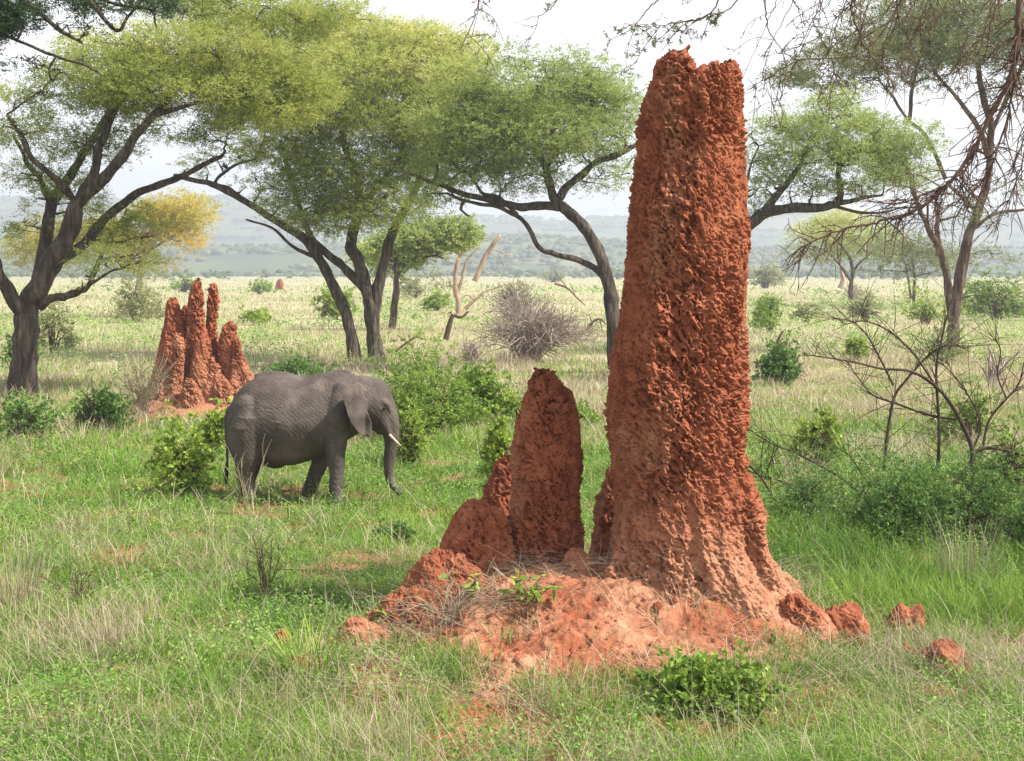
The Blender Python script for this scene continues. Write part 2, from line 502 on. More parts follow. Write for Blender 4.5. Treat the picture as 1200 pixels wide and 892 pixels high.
spire('spire', MY + .45, [(438, 618, 658), (445, 615, 662), (455, 612, 667), (478, 604, 674), (505, 601, 679), (540, 599, 680), (575, 598, 678), (610, 596, 680), (645, 594, 684), (680, 588, 690), (705, 580, 698)],
      mound, 11, .9, 460, 500, 1.0, 1.22, top=[(594, 520), (604, 488), (614, 465), (626, 451), (636, 444), (646, 443), (651, 452), (655, 464), (664, 467), (673, 480), (684, 510)], dust=(.0, .6), label='second tallest spire with a broken tip', lobes=.2)
spire('spire', MY + 1.75, [(535, 588, 600), (545, 582, 606), (565, 572, 612), (590, 563, 615), (620, 556, 620), (650, 548, 626)], mound, 17, .9, 240, 220, .8, 1.1, top=None, lobes=.2, foot=1.1)
spire('spire', MY + 1.45, [(539, 722, 732), (550, 714, 742), (575, 704, 752), (605, 697, 756), (640, 692, 762), (670, 688, 768)], mound, 23, .9, 240, 220, .8, 1.1, lobes=.2, foot=1.1)
spire('spire', MY + .25, [(592, 544, 570), (595, 536, 580), (604, 528, 589), (622, 519, 597), (648, 510, 602), (676, 500, 606), (700, 484, 610), (722, 462, 616), (740, 436, 622), (755, 415, 630)], mound, 29, .95, 460, 320, .85, 1.1,
      label='low rounded shoulder in the shade', lobes=.3)
spire('spire', MY - .1, [(648, 506, 530), (653, 497, 546), (664, 487, 562), (682, 475, 578), (702, 460, 590), (722, 444, 600), (740, 426, 606), (758, 408, 612)], mound, 53, .8, 400, 240, .8, 1.1, lobes=.3)
spire('spire', MY - .42, [(694, 462, 490), (699, 452, 510), (710, 442, 526), (726, 428, 542), (744, 412, 552), (764, 394, 560)], mound, 59, .75, 340, 180, .75, 1.1, lobes=.3)
spire('spire', MY - .1, [(645, 668, 684), (650, 662, 692), (662, 656, 702), (680, 652, 712), (705, 646, 722)], mound, 31, .9, 220, 160, .6, 1.2, dust=(.3, .9))
spire('spire', MY + .25, [(645, 515, 525), (655, 511, 532), (672, 508, 540), (695, 504, 548)], mound, 37, .9, 160, 120, .6, 1.2)
spire('spire', MY - .75, [(703, 925, 950), (708, 918, 958), (720, 912, 968), (738, 908, 976), (755, 905, 984), (768, 902, 990)], mound, 41, .9, 240, 170, .8, 1.1, dust=(-.1, .5), label='lumpy toe of the tall column')
spire('spire', MY - 1.0, [(730, 405, 430), (735, 398, 444), (748, 393, 456), (765, 390, 466), (782, 386, 476)], mound, 43, .8, 240, 150, .55, 1.1, dust=(.0, .6))
spire('spire', MY - 1.2, [(742, 520, 548), (748, 512, 560), (762, 505, 570), (782, 500, 578)], mound, 47, .7, 200, 110, .8, 1.1)
# the apron of washed-down earth round their feet
xs = np.linspace(-3.2, 4.2, 820); ys = np.linspace(9.6, 15.8, 640)
Xa, Ya = np.meshgrid(xs, ys)
Za = apron(Xa, Ya)
Pa = np.stack([Xa, Ya, 0 * Xa], -1)
lump = (fbm(Pa * 3.0, 4, 61) - .5) * .20 + np.maximum(0, .42 - worley(Pa * 5.5 + [0, 0, .3], 67)) * .10 * smooth(.42, .6, vn(Pa * 1.6, 68)) + np.maximum(0, .45 - worley(Pa * 23 + [0, 0, .3], 69)) * .045 * smooth(.4, .6, vn(Pa * 3.3, 70)) + (.5 - worley(Pa * 9 + [0, 0, .5], 62)) * .018 * smooth(.35, .6, vn(Pa * 2, 66)) * 2 + (fbm(Pa * 22, 3, 63) - .5) * .035 - smooth(.66, .8, vn(Pa * 8, 64)) * .05
Za = Za + lump * smooth(-.05, .12, Za)
edge = np.minimum.reduce([Xa - xs[0], xs[-1] - Xa, Ya - ys[0], ys[-1] - Ya])
Za = np.where(edge < .25, -.3, Za)
mb = MB(); mb.grid(np.stack([Xa, Ya, Za], -1), np.clip(.32 + 2.8 * (fbm(Pa * 2.4, 5, 65, .65) - .5) + 6 * (fbm(Pa * 3.0, 4, 61) - .5) * .2, 0, 1))
rng = np.random.default_rng(77)
N = 2600
xq = rng.uniform(-2.6, 3.6, N); yq = rng.uniform(10.6, 13.4, N)
kq = (apron(xq, yq) > -.02) & (fbm(p3(xq * 1.3, yq * 1.3), 3, 78) > .42); xq, yq = xq[kq], yq[kq]
jx = np.clip(np.round((xq - xs[0]) / (xs[1] - xs[0])).astype(int), 0, len(xs) - 1); jy = np.clip(np.round((yq - ys[0]) / (ys[1] - ys[0])).astype(int), 0, len(ys) - 1)
rq = .005 + .036 * rng.random(len(xq)) ** 5
blob(mb, np.stack([xq, yq, np.maximum(Za[jy, jx], gz(xq, yq)) - rq * .25], -1), rq * rng.uniform(.8, 1.3, len(rq)), rq * rng.uniform(.7, 1.2, len(rq)), rng.random(len(rq)) ** 2 * .7)
mb.build('apron', M_EARTH, mound, False)['label'] = 'apron of washed down pale dusty earth'

# second mound, behind
LY = 33.8
lm = thing('termite_mound', (at(232, 480, LY)[0], LY, 0), 'cluster of slender red termite spires behind the elephant', 'termite mound', 'red termite mounds')
for k, (dy, ol) in enumerate([
    (.25, [(352, 198, 206), (358, 193, 211), (370, 190, 214), (392, 188, 219), (410, 186, 222), (440, 178, 226), (480, 170, 232)]),
    (.1, [(326, 229, 235), (331, 223, 239), (342, 220, 241), (360, 220, 241), (385, 217, 243), (410, 213, 248), (440, 210, 254), (480, 205, 262)]),
    (.3, [(333, 250, 254), (338, 245, 257), (350, 242, 258), (370, 240, 256), (392, 238, 256), (420, 236, 260), (480, 230, 272)]),
    (-.45, [(392, 206, 211), (398, 203, 213), (410, 202, 214), (430, 199, 216), (455, 194, 220), (475, 186, 226), (490, 180, 232)]),
    (-.35, [(390, 231, 238), (396, 228, 242), (410, 226, 245), (430, 224, 250), (455, 221, 255), (475, 217, 262), (490, 212, 268)]),
    (.1, [(378, 263, 271), (383, 260, 275), (395, 259, 276), (415, 258, 277), (440, 255, 282), (480, 248, 290)]),
    (-.1, [(397, 275, 281), (402, 272, 284), (415, 271, 287), (430, 269, 292), (445, 266, 298), (465, 258, 306), (485, 250, 312)]),
    (.5, [(360, 216, 221), (366, 213, 225), (385, 212, 228), (430, 208, 232)]),
    (-.3, [(424, 191, 198), (434, 187, 203), (455, 181, 210), (475, 175, 218), (492, 168, 224)]),
    (-.4, [(421, 244, 250), (430, 240, 255), (450, 234, 262), (472, 228, 270), (492, 222, 278)]),
    (-.75, [(444, 217, 226), (452, 213, 232), (470, 206, 240), (492, 198, 248)]),
    (-.3, [(446, 268, 278), (454, 264, 284), (470, 258, 291), (488, 252, 298)]),
    (-.5, [(440, 250, 262), (446, 246, 268), (458, 242, 275), (478, 236, 282)]),
]):
    ol = [(a, .5 * (l + r) - .45 * (r - l), .5 * (l + r) + .45 * (r - l)) for a, l, r in ol]
    spire('spire', LY + dy, ol, lm, 70 + k * 3, .85, 200, 260, 1.0, .95, dust=(-.4, 2.2), foot=.3, lobes=.15)
cb = at(228, 480, LY)
xs = np.linspace(cb[0] - 3, cb[0] + 3, 160); ys = np.linspace(LY - 2.6, LY + 2.6, 120)
Xa, Ya = np.meshgrid(xs, ys); Pa = np.stack([Xa, Ya, 0 * Xa], -1)
Za = left_rise(Xa, Ya) * 1.5 + (fbm(Pa * 2.5, 4, 81) - .5) * .25 * smooth(-.05, .15, left_rise(Xa, Ya))
mb = MB(); mb.grid(np.stack([Xa, Ya, Za], -1), np.full(Xa.shape, .5)); mb.build('apron', M_EARTH, lm, True)


def clod(px, py, r, hgt, label, seed, Y=None, group=None, amp=.7, cat='earth lump', name='earth_clod', f=1.3):
    Y = Y or gd(py)
    c = at(px, py, Y); c[2] = gtop(c[0], c[1]) - .04
    s = Y / F; r *= s; hgt *= s
    t = np.linspace(0, TAU, 141)[:-1]; ph = np.linspace(0, math.pi * .62, 80)
    G = np.stack([np.sin(ph)[:, None] * np.cos(t) * r, np.sin(ph)[:, None] * np.sin(t) * r * .85, np.cos(ph)[:, None] * hgt + 0 * t], -1) + c
    q_ = G - c
    G = c + q_ * (1 + 1.1 * (fbm(q_ / np.array([r, r, hgt]) * 1.3 + seed, 3, seed) - .5))[..., None]
    N = unit((G - c) / np.array([r, r, hgt]) ** 2)
    D = termite_disp(G, amp, f * max(1, 13 / Y) if Y < 40 else .5, seed); D[0] = D[0].mean()
    G = G + N * D[..., None] * min(1, r / .25)
    mb = MB(); mb.grid(G, 0.05, wrap=True)
    return tag(mb.build(name, M_EARTH), label, cat, group)


clod(1061, 748, 26, 44, 'round red earth lump in grass, topmost of the lumps right of the big mound', 5)
clod(1100, 785, 34, 36, 'wide low red earth lump with straw over it, right of the big mound', 6)
clod(1078, 775, 20, 24, 'small red earth lump between the round lump and the wide straw-covered lump', 12)
clod(990, 755, 27, 44, 'red earth lump touching the right foot of the big mound', 7)
clod(333, 762, 13, 24, 'small upright red earth lump behind the green grass tussock', 8)
clod(345, 800, 30, 28, 'crumbling red earth lump under the green grass tussock', 9)
clod(448, 728, 14, 20, 'little red earth lump with a brown leaf, left of the shaded shoulder', 13, Y=13.3)
clod(313, 446, 10, 16, 'little red earth lump just above the elephant rump', 10, Y=gd(450))
clod(328, 338, 4.5, 12, 'tiny reddish termite mound far out on the pale plain', 11, Y=gd(339.5), group='red termite mounds', cat='termite mound', name='termite_mound')


# ------------------------------------------------------------------ elephant
EY = 21.2


def build_elephant():
    s = EY / F
    root = thing('elephant', (at(350, 588, EY)[0], EY, gz(at(350, 588, EY)[0], EY)), 'grey elephant with short ivory tusks walking through green grass', 'elephant')
    mb = MB()

    def pt(px, py, dy=0.0):
        p = at(px, py, EY); p[1] += dy; return p

    def capped(P, R, k=20):
        P = np.asarray(P, float); R = np.asarray(R, float)
        t0 = unit(P[0] - P[1]); t1 = unit(P[-1] - P[-2])
        P2 = np.vstack([P[0] + t0 * R[0] * .75, P[0] + t0 * R[0] * .45, P, P[-1] + t1 * R[-1] * .45, P[-1] + t1 * R[-1] * .75])
        R2 = np.concatenate([[R[0] * .05, R[0] * .72], R, [R[-1] * .72, R[-1] * .05]])
        mb.tube(P2, R2, k)

    def limb(pts, m=6):
        q = np.array([[*pt(a, b, d), r * s] for a, b, r, d in pts])
        q = resample(q, m)
        capped(q[:, :3], q[:, 3])

    # trunk of the body: lofted sections (px, top, bottom, half width in m)
    S = np.array([(266.5, 486, 512, .08), (270, 474, 527, .24), (277, 462, 540, .35), (290, 448, 547, .44), (310, 439, 546, .49), (335, 438.5, 546, .52), (348, 441, 545, .52), (360, 441.5, 541, .51),
                  (380, 438, 534, .46), (396, 435, 524, .40), (410, 437, 514, .34), (424, 442, 506, .27), (432, 448, 500, .16)])
    S = resample(S, 6)
    t = np.linspace(0, TAU, 49)[:-1]
    ct, st = np.cos(t), np.sin(t)
    rows = []
    for px, a, b, w in S:
        p0 = pt(px, a); p1 = pt(px, b)
        cz, hz = (p0[2] + p1[2]) / 2, (p0[2] - p1[2]) / 2
        # narrower along the spine, fuller belly
        wid = w * np.sign(ct) * np.abs(ct) ** .9 * (1 - .18 * st * (st > 0) - .0 * st)
        rows.append(np.stack([np.full(48, p0[0]), EY + wid, cz + hz * st], -1))
    G = np.array(rows)
    G = np.concatenate([G[:1].mean(1, keepdims=True).repeat(48, 1), G, G[-1:].mean(1, keepdims=True).repeat(48, 1)])
    mb.grid(G, wrap=True)
    # head
    Hs = np.array([(408, 445, 500, .20), (418, 440, 502, .25), (430, 440.5, 504, .27), (442, 443, 505, .26), (451, 447, 504, .22), (457, 456, 500, .16), (460, 466, 492, .09)])
    Hs = resample(Hs, 5); rows = []
    for px, a, b, w in Hs:
        p0 = pt(px, a); p1 = pt(px, b)
        cz, hz = (p0[2] + p1[2]) / 2, (p0[2] - p1[2]) / 2
        rows.append(np.stack([np.full(48, p0[0]), EY + w * ct * (1 - .12 * np.clip(st, 0, 1)), cz + hz * st], -1))
    G = np.array(rows)
    G = np.concatenate([G[:1].mean(1, keepdims=True).repeat(48, 1), G, G[-1:].mean(1, keepdims=True).repeat(48, 1)])
    mb.grid(G, wrap=True)
    limb([(444, 470, 17, 0), (452, 484, 14, 0), (457, 498, 11.5, 0), (458.6, 513, 9.2, 0), (457.5, 530, 7.6, 0), (455.8, 545, 6.5, 0), (456, 558, 5.6, 0), (460, 568, 4.9, 0), (465.5, 574.5, 4.3, 0), (469.5, 579, 3.6, 0)])
    limb([(432, 485, 13, 0), (441, 497, 8, 0), (446, 506, 5, 0)])
    # brow, cheek and tusk socket on both sides
    for d in (-1, 1):
        limb([(446, 468, 5.0, .17 * d), (454, 473, 4.6, .165 * d), (457, 481, 3.0, .14 * d)])
        limb([(447, 486, 9, .11 * d), (452, 497, 7, .12 * d), (456, 507, 4.6, .125 * d)])
    # legs
    limb([(398, 488, 17, -.24), (397, 508, 14.5, -.27), (396, 530, 11.6, -.27), (397, 550, 9.2, -.26), (396, 572, 8.2, -.26), (396, 588, 9.2, -.26), (397, 595, 9.4, -.26)])
    limb([(388, 495, 16, .20), (382, 520, 13, .24), (373, 543, 10.6, .25), (365, 563, 8.8, .25), (359, 580, 8.4, .25), (356, 592, 9.2, .25), (356, 597, 9.2, .25)])
    limb([(296, 490, 25, -.20), (294, 512, 21, -.24), (293, 532, 16.5, -.26), (291.5, 550, 11.5, -.25), (293, 564, 9.2, -.25), (297, 578, 8.8, -.25), (299, 590, 9.6, -.25), (299, 596, 9.6, -.25)])
    limb([(300, 500, 22, .2), (298, 530, 14, .24), (291, 552, 9.5, .24), (287, 572, 8.5, .24), (287, 592, 9.2, .24), (287, 597, 9.2, .24)])
    # near shoulder, hip bone and backbone ridge
    limb([(402, 452, 9, -.24), (398, 480, 15, -.28), (396, 505, 13, -.29)])
    limb([(292, 470, 14, -.28), (292, 500, 18, -.30)])
    limb([(300, 441, 3.5, 0), (318, 437.6, 3.5, 0), (335, 439, 3.2, 0), (350, 442.5, 3, 0), (365, 441.5, 3.2, 0), (385, 438, 3.4, 0), (400, 435.5, 3.2, 0), (410, 437, 3, 0)])
    # belly fold
    limb([(312, 542, 4, -.05), (322, 546, 3.4, -.05), (332, 545.5, 2.6, -.05)])
    # tail
    limb([(271, 478, 4.5, -.02), (266.5, 488, 3.6, -.04), (266, 504, 2.7, -.05), (267, 524, 2.1, -.05), (267, 546, 1.7, -.05)])
    # ears: a hanging flap, hinged along its front edge, free at the back
    ear = [(419, 445.5), (411, 447), (407.5, 452), (408, 462), (411, 473), (414, 484), (418, 494), (423.5, 502.5), (430, 508), (435, 509), (438, 505), (438.5, 496), (436.5, 487), (433, 478), (431, 466), (429.5, 455), (425, 447)]
    E = resample(np.array(ear + ear[:1], float), 5)[:-1]
    cen = np.array([423.0, 472.0])
    for d in (-1, 1):
        rad = np.linspace(0, 1, 13)[:, None, None]
        UV = cen + (E - cen)[None] * rad
        # distance behind the hinge line gives the flare
        hx = 430.5
        back = np.clip((hx - UV[..., 0]) / 22, -.4, 1.1); low = np.clip((UV[..., 1] - 480) / 28, 0, 1)
        off = .29 + .46 * np.clip(back, 0, 1) ** 1.1 + .07 * low + .08 * np.clip(-back, 0, 1) + .018 * np.sin(UV[..., 1] * .25)
        Xe = (UV[..., 0] - CX) / F * EY; Ze = H - (UV[..., 1] - HOR) / F * EY
        thk = .022 * (1 - .45 * rad[..., 0] ** 3)
        A = np.stack([Xe, EY + d * (off - thk), Ze], -1); B = np.stack([Xe, EY + d * (off + thk), Ze], -1)
        shell = np.concatenate([A, B[::-1]], 0)
        mb.grid(shell, wrap=True)
        # rim roll and hinge
        limb([(418, 449, 3.4, d * .27), (424, 451, 3.6, d * .26), (427, 457, 3.4, d * .26)])
    me = mb.mesh('body_raw')
    tmp = bpy.data.objects.new('tmp', me); col.objects.link(tmp)
    md = tmp.modifiers.new('r', 'REMESH'); md.mode = 'VOXEL'; md.voxel_size = .0125; md.use_smooth_shade = True
    sm = tmp.modifiers.new('s', 'SMOOTH'); sm.factor = .5; sm.iterations = 7
    dg = bpy.context.evaluated_depsgraph_get(); dg.update()
    body = bpy.data.meshes.new_from_object(tmp.evaluated_get(dg))
    bpy.data.objects.remove(tmp)
    nV = len(body.vertices)
    V = np.empty(nV * 3, np.float32); body.vertices.foreach_get('co', V); V = V.reshape(-1, 3).astype(float)
    Nn = np.empty(nV * 3, np.float32); body.vertices.foreach_get('vector' if False else 'normal', Nn); Nn = Nn.reshape(-1, 3)
    # skin folds: fine wrinkles that sag across flank and legs
    Wq = V.copy(); Wq[:, 0] += .35 * V[:, 2] + .12 * (fbm(V * 2.5, 3, 3) - .5); Wq[:, 2] += .1 * (vn(V * 4, 8) - .5)
    wr = 1 - np.abs(2 * vn(Wq * np.array([34, 12, 9]), 14) - 1) + .8 * (fbm(V * 9, 3, 20) - .5)
    wr2 = 1 - np.abs(2 * vn(Wq * np.array([10, 8, 26]), 15) - 1)
    sel = smooth(.35, .65, vn(V * 1.7, 16))
    V = V + Nn * ((wr * sel + wr2 * (1 - sel)) * -.0045 * (.2 + 1.4 * smooth(.35, .7, vn(V * 2.3, 19))) + (fbm(V * 5, 3, 18) - .5) * .02)[:, None]
    body.vertices.foreach_set('co', V.astype(np.float32).ravel()); body.update()
    body.materials.clear(); body.materials.append(M_SKIN)
    link('body', body, root)
    # tusks, eyes, tail hair
    for d in (-1,):
        q = resample(np.array([[*pt(452, 501, .125 * d), 2.3 * s], [*pt(457, 508, .14 * d), 2.1 * s], [*pt(463.5, 514.5, .155 * d), 1.5 * s], [*pt(468.5, 519, .16 * d), .95 * s], [*pt(471.6, 521.6, .16 * d), .25 * s]]), 5)
        m2 = MB(); m2.tube(q[:, :3], q[:, 3], 12); m2.build('tusk', M_IVORY, root, True)
        c = pt(452.3, 476.5, .212 * d)
        t_ = np.linspace(0, TAU, 17)[:-1]; p_ = np.linspace(0, math.pi, 9)
        Gs = np.stack([np.sin(p_)[:, None] * np.cos(t_) * .026, np.cos(p_)[:, None] * .022 + 0 * t_, np.sin(p_)[:, None] * np.sin(t_) * .018], -1) + c
        m2 = MB(); m2.grid(Gs, wrap=True); m2.build('eye', M_EYE, root, True)
    m2 = MB(); r_ = np.random.default_rng(4)
    for k in range(46):
        a = pt(267 + r_.normal(0, .6), 538 + r_.uniform(0, 9), -.05 + r_.normal(0, .01))
        b = pt(265.5 + r_.normal(0, 1.3), 562 + r_.uniform(-4, 8), -.05 + r_.normal(0, .03))
        m2.tube(np.stack([a, (a + b) / 2 + r_.normal(0, .006, 3), b]), [.007, .006, .002], 4)
    m2.build('tail_hair', M_HAIR, root)


build_elephant()


# ------------------------------------------------------------------ trees
def frond(mb, rng, O, D, L, n, ll, lw, tint, flat=.45):
    """feathery sprays: O,D (S,3), L (S,)"""
    S = len(O)
    t = rng.uniform(.05, 1, (S, n))
    P = O[:, None] + D[:, None] * (L[:, None] * t)[..., None]
    P[..., 2] -= (.18 * L[:, None] * t * t)
    P = P + rng.normal(0, .10, (S, n, 3)) * L[:, None, None] * [1, 1, .55]
    d = unit(D[:, None] * .55 + rng.normal(0, .55, (S, n, 3)) * [1, 1, .7])
    up = unit(np.array([0, 0, 1.0]) * flat + rng.normal(0, 1, (S, n, 3)) * (1 - flat) * 1.4)
    s = unit(np.cross(d, up))
    a = np.clip(tint[:, None] + rng.normal(0, .09, (S, n)), 0, 1)
    k = rng.uniform(.65, 1.35, (S * n))
    mb.diamonds(P.reshape(-1, 3), d.reshape(-1, 3), s.reshape(-1, 3), ll * k, lw * k, a.ravel())


def branch_to(mb, rng, nodes, target, s, r0=1.5, r1=.45, sag=.1, k=4):
    """a curved branchlet from the closest skeleton node to target; returns its nodes"""
    NP = nodes[:, :3]
    dv = target - NP
    cost = np.linalg.norm(dv, axis=1) + 1.2 * np.maximum(0, NP[:, 2] - target[2] + .1)
    i = int(np.argmin(cost)); a = NP[i]
    r = min(r0 * s, nodes[i, 3] * .75)
    L = np.linalg.norm(target - a)
    n = max(4, min(9, int(L / (6 * s))))
    t = np.linspace(0, 1, n)[:, None]
    P = a * (1 - t) + target * t
    bow = rng.normal(0, 1, 3) * .13 * L; bow[2] = abs(bow[2]) * .5 - sag * L * .3
    P = P + bow * np.sin(t * math.pi) + rng.normal(0, .025 * L, (n, 3)) * (t > 0) * (t < 1)
    R = np.linspace(r, r1 * s, n)
    mb.tube(P, R, k)
    return np.column_stack([P, R])


def tree(name, Y, limbs, pads, label, cat, leaf, bark, seed, n=15, ll=2.5, lw=.92, twigs=.0032, group=None, extra=None, sub=2, thr=.40, loc=None, crown_name='crown'):
    rng = np.random.default_rng(seed)
    s = Y / F
    base = at(limbs[0][0][0][0], limbs[0][0][0][1], Y)
    root = thing(name, (base[0], Y, gz(base[0], Y)) if loc is None else loc, label, cat, group)
    wood = MB(); nodes = []
    for pts, r0, r1 in limbs:
        P = np.array([at(p[0], p[1], Y) + [0, (p[2] if len(p) > 2 else 0), 0] for p in pts])
        P = resample(P, 7)
        P = P + (fbm(np.stack([np.arange(len(P)) * .23 + seed, np.zeros(len(P)), np.zeros(len(P))], -1)[:, None] + [[0, 0, 0], [9, 0, 0], [0, 9, 0]], 2, seed) - .5) * s * 5 * np.linspace(0.15, 1, len(P))[:, None]
        R = np.linspace(1, 0, len(P)) ** .8 * (r0 - r1) * s + r1 * s
        if r0 > 6:
            R = R * (1 + .35 * np.exp(-np.arange(len(P)) / 2.5)) if pts[0] == limbs[0][0][0] else R
        wood.tube(P, R, 14 if r0 > 4 else 7, 0.5, .26, seed + len(nodes))
        nodes.append(np.column_stack([P, R]))
    nodes = np.vstack(nodes)
    low = nodes[:, 2].min() + .35 * (nodes[:, 2].max() - nodes[:, 2].min())
    nodes = nodes[nodes[:, 2] > low]
    leafmb = {}
    for pad in pads:
        px, py, rx, ry, dens, tint = pad[:6]
        dy = pad[6] if len(pad) > 6 else 0.0
        lm_ = pad[7] if len(pad) > 7 else leaf
        c = at(px, py, Y) + [0, dy, 0]
        R = np.array([rx * s, max(rx * .75, ry) * s, ry * s])
        area = math.pi * rx * ry
        # branchlets
        nb = max(3, int(area * twigs))
        own = [nodes]
        for q in range(nb):
            u = unit(rng.normal(0, 1, 3)) * rng.random() ** .4
            tg = c + u * R * [.9, .9, .75]
            nn = branch_to(wood, rng, np.vstack(own), tg, s, 1.9, .5)
            own.append(nn[len(nn) // 3:])
            for w in range(sub):
                j = rng.integers(1, len(nn)); e = nn[j, :3] + unit(rng.normal(0, 1, 3) * [1, 1, .5]) * rng.uniform(.10, .25) * R[0]
                wood.tube(resample(np.stack([nn[j, :3], (nn[j, :3] + e) / 2 + rng.normal(0, .04, 3) * R[0], e]), 2), np.linspace(.8 * s, .3 * s, 5), 3)
        nodes = np.vstack(own)
        S = int(area * (dens if dens < .5 else dens * 2.1 - .5) * 2.35 / n)
        u = unit(rng.normal(0, 1, (S * 3, 3))) * (rng.random((S * 3, 1)) ** .42)
        O = c + u * R
        O[:, 2] += -.12 * R[2] * (u[:, 0] ** 2 + u[:, 1] ** 2)
        keep = fbm(O / (s * np.array([34, 34, 15])), 3, seed + 3) > thr + .10 * (1 - np.minimum(1, dens))
        O = O[keep][:S]; u = u[keep][:S]
        D = unit(u * [1, 1, .35] + rng.normal(0, .45, u.shape) + [0, 0, .22])
        cl = fbm(O / (s * np.array([22, 22, 12])), 2, seed + 9)
        tt = np.clip(tint + (cl - .5) * .7 + rng.normal(0, .06, len(O)), 0, 1)
        frond(leafmb.setdefault(lm_.name, MB()), rng, O, D, rng.uniform(7, 17, len(O)) * s, n, ll * s, lw * s, tt)
    if extra: extra(wood, rng, s)
    wood.build('trunk', bark, root, True)
    for mn, m_ in leafmb.items():
        m_.build(crown_name, bpy.data.materials[mn], root)
    return root


# A: leaning acacia at the left
tree('acacia_tree', 39, [
    ([(27, 470), (28, 430), (29, 395), (34, 362), (44, 335), (60, 305), (77, 280), (88, 245), (89, 236)], 15, 8),
    ([(33, 372), (16, 345, -.3), (6, 318, -.6), (-6, 285, -.8), (-18, 250, -1)], 9, 4),
    ([(34, 365), (36, 325, .6), (40, 275, 1), (44, 240, 1.2), (55, 212, 1.4), (70, 190, 1.4), (84, 168, 1.4), (104, 138, 1.4), (125, 105, 1.2)], 8, 3),
    ([(44, 240, 1.2), (34, 210, 1.0), (20, 188, .8), (10, 160, .5)], 4, 1.6),
    ([(89, 240), (100, 222), (110, 202), (115, 180), (124, 140, .3), (135, 105, .5)], 7, 3),
    ([(89, 238), (113, 224, -.4), (145, 196, -.8), (168, 168, -1), (188, 140, -1), (215, 112, -1)], 7.5, 3),
    ([(88, 236), (76, 216, -.5), (50, 186, -1), (38, 160, -1), (25, 138, -1.2)], 4.5, 1.8),
    ([(60, 310), (90, 286, .6), (111, 254, 1.0), (145, 226, 1.2), (182, 209, 1.2), (212, 198, 1), (250, 180, 1)], 6.5, 2.5),
    ([(48, 360), (62, 350, -.3), (85, 346, -.5), (101, 341, -.6), (112, 334, -.8), (120, 318, -.8), (128, 300, -.8)], 5, 2),
    ([(112, 336, -.8), (135, 322, -1), (160, 312, -1.2), (182, 308, -1.3)], 1.8, .8),
    ([(188, 142, -1), (230, 128, -1), (275, 118, -.8), (310, 112, -.6)], 3, 1),
], [
    (205, 56, 140, 26, 1.15, .66, 0), (150, 88, 95, 26, 1.2, .50, -.8), (280, 84, 100, 26, 1.15, .64, .4), (215, 112, 120, 22, 1.1, .50, -.5), (130, 118, 62, 20, 1.0, .38, .4),
    (305, 128, 70, 24, 1.0, .52, .4), (340, 100, 60, 28, 1.0, .62, .8), (60, 104, 44, 24, .48, .45, 0), (20, 140, 52, 36, .7, .46, -.6), (100, 165, 60, 26, .75, .35, .9), (22, 195, 40, 26, .5, .42, .8),
    (225, 150, 80, 18, .7, .36, 0), (60, 225, 48, 30, .6, .42, 1.2), (135, 262, 45, 30, .6, .35, 1.2), (150, 305, 50, 22, .5, .36, -1), (20, 262, 38, 26, .45, .42, 1.4), (110, 328, 34, 14, .35, .36, -.8),
    (300, 20, 115, 22, 1.1, .60, 1.0), (245, -10, 120, 22, 1.0, .45, 1.5), (385, 12, 70, 20, .9, .6, 1.0),
], 'acacia with a leaning forked trunk and broad flat crown, left of the red spires', 'tree', M_ACACIA, M_BARK, 101, group='acacia trees')

# C: triple-trunked acacia in the middle
tree('acacia_tree', 54, [
    ([(444, 428), (438, 395), (434, 360), (430, 335), (421, 310), (411, 290), (414, 268), (420, 240), (415, 200), (400, 150), (405, 105)], 9, 2.5),
    ([(418, 436), (412, 395), (402, 360), (388, 328), (372, 302), (358, 282), (332, 264), (295, 241), (262, 222), (238, 213), (205, 206)], 7.5, 2.2),
    ([(436, 385), (442, 345), (448, 318), (455, 290), (462, 268), (478, 240), (492, 205), (500, 165)], 7.5, 2.5),
    ([(430, 340), (412, 322), (393, 305), (375, 290), (362, 275), (352, 245), (338, 205), (330, 165)], 5.5, 2),
    ([(290, 239), (270, 222), (252, 214), (275, 195), (300, 185), (308, 168)], 2.5, 1.2),
    ([(372, 302), (345, 290), (318, 268), (290, 258)], 2.5, 1),
    ([(420, 245), (445, 215), (470, 180), (480, 130)], 3, 1.2),
], [
    (430, 40, 110, 24, 1.25, .70, 1, M_ACACIA_Y), (490, 58, 95, 30, 1.2, .64, .5, M_ACACIA_Y), (360, 66, 85, 26, 1.2, .62, .5, M_ACACIA_Y), (425, 84, 130, 28, 1.25, .52, -.4, M_ACACIA_Y),
    (355, 124, 95, 32, 1.2, .66, -.8), (455, 132, 105, 38, 1.15, .55, -.8), (345, 172, 66, 30, 1.0, .50, -.4), (410, 195, 80, 34, 1.0, .38, -.6), (445, 238, 66, 30, .95, .42, -.8), (400, 250, 55, 24, .8, .42, -1), (352, 228, 45, 36, .9, .40, -.8),
    (375, 262, 34, 18, .6, .4, -.8), (490, 200, 50, 30, .75, .4, 0), (270, 190, 44, 20, .35, .35, 0), (300, 212, 40, 14, .25, .4, 0), (525, 105, 60, 36, 1.0, .58, .5), (500, 160, 55, 34, 1.0, .45, 0), (240, 195, 34, 12, .3, .4, 0),
], 'flat-topped acacia with three dark trunks and yellowish crown, behind the elephant', 'tree', M_ACACIA, M_BARK, 103, group='acacia trees', thr=.37)

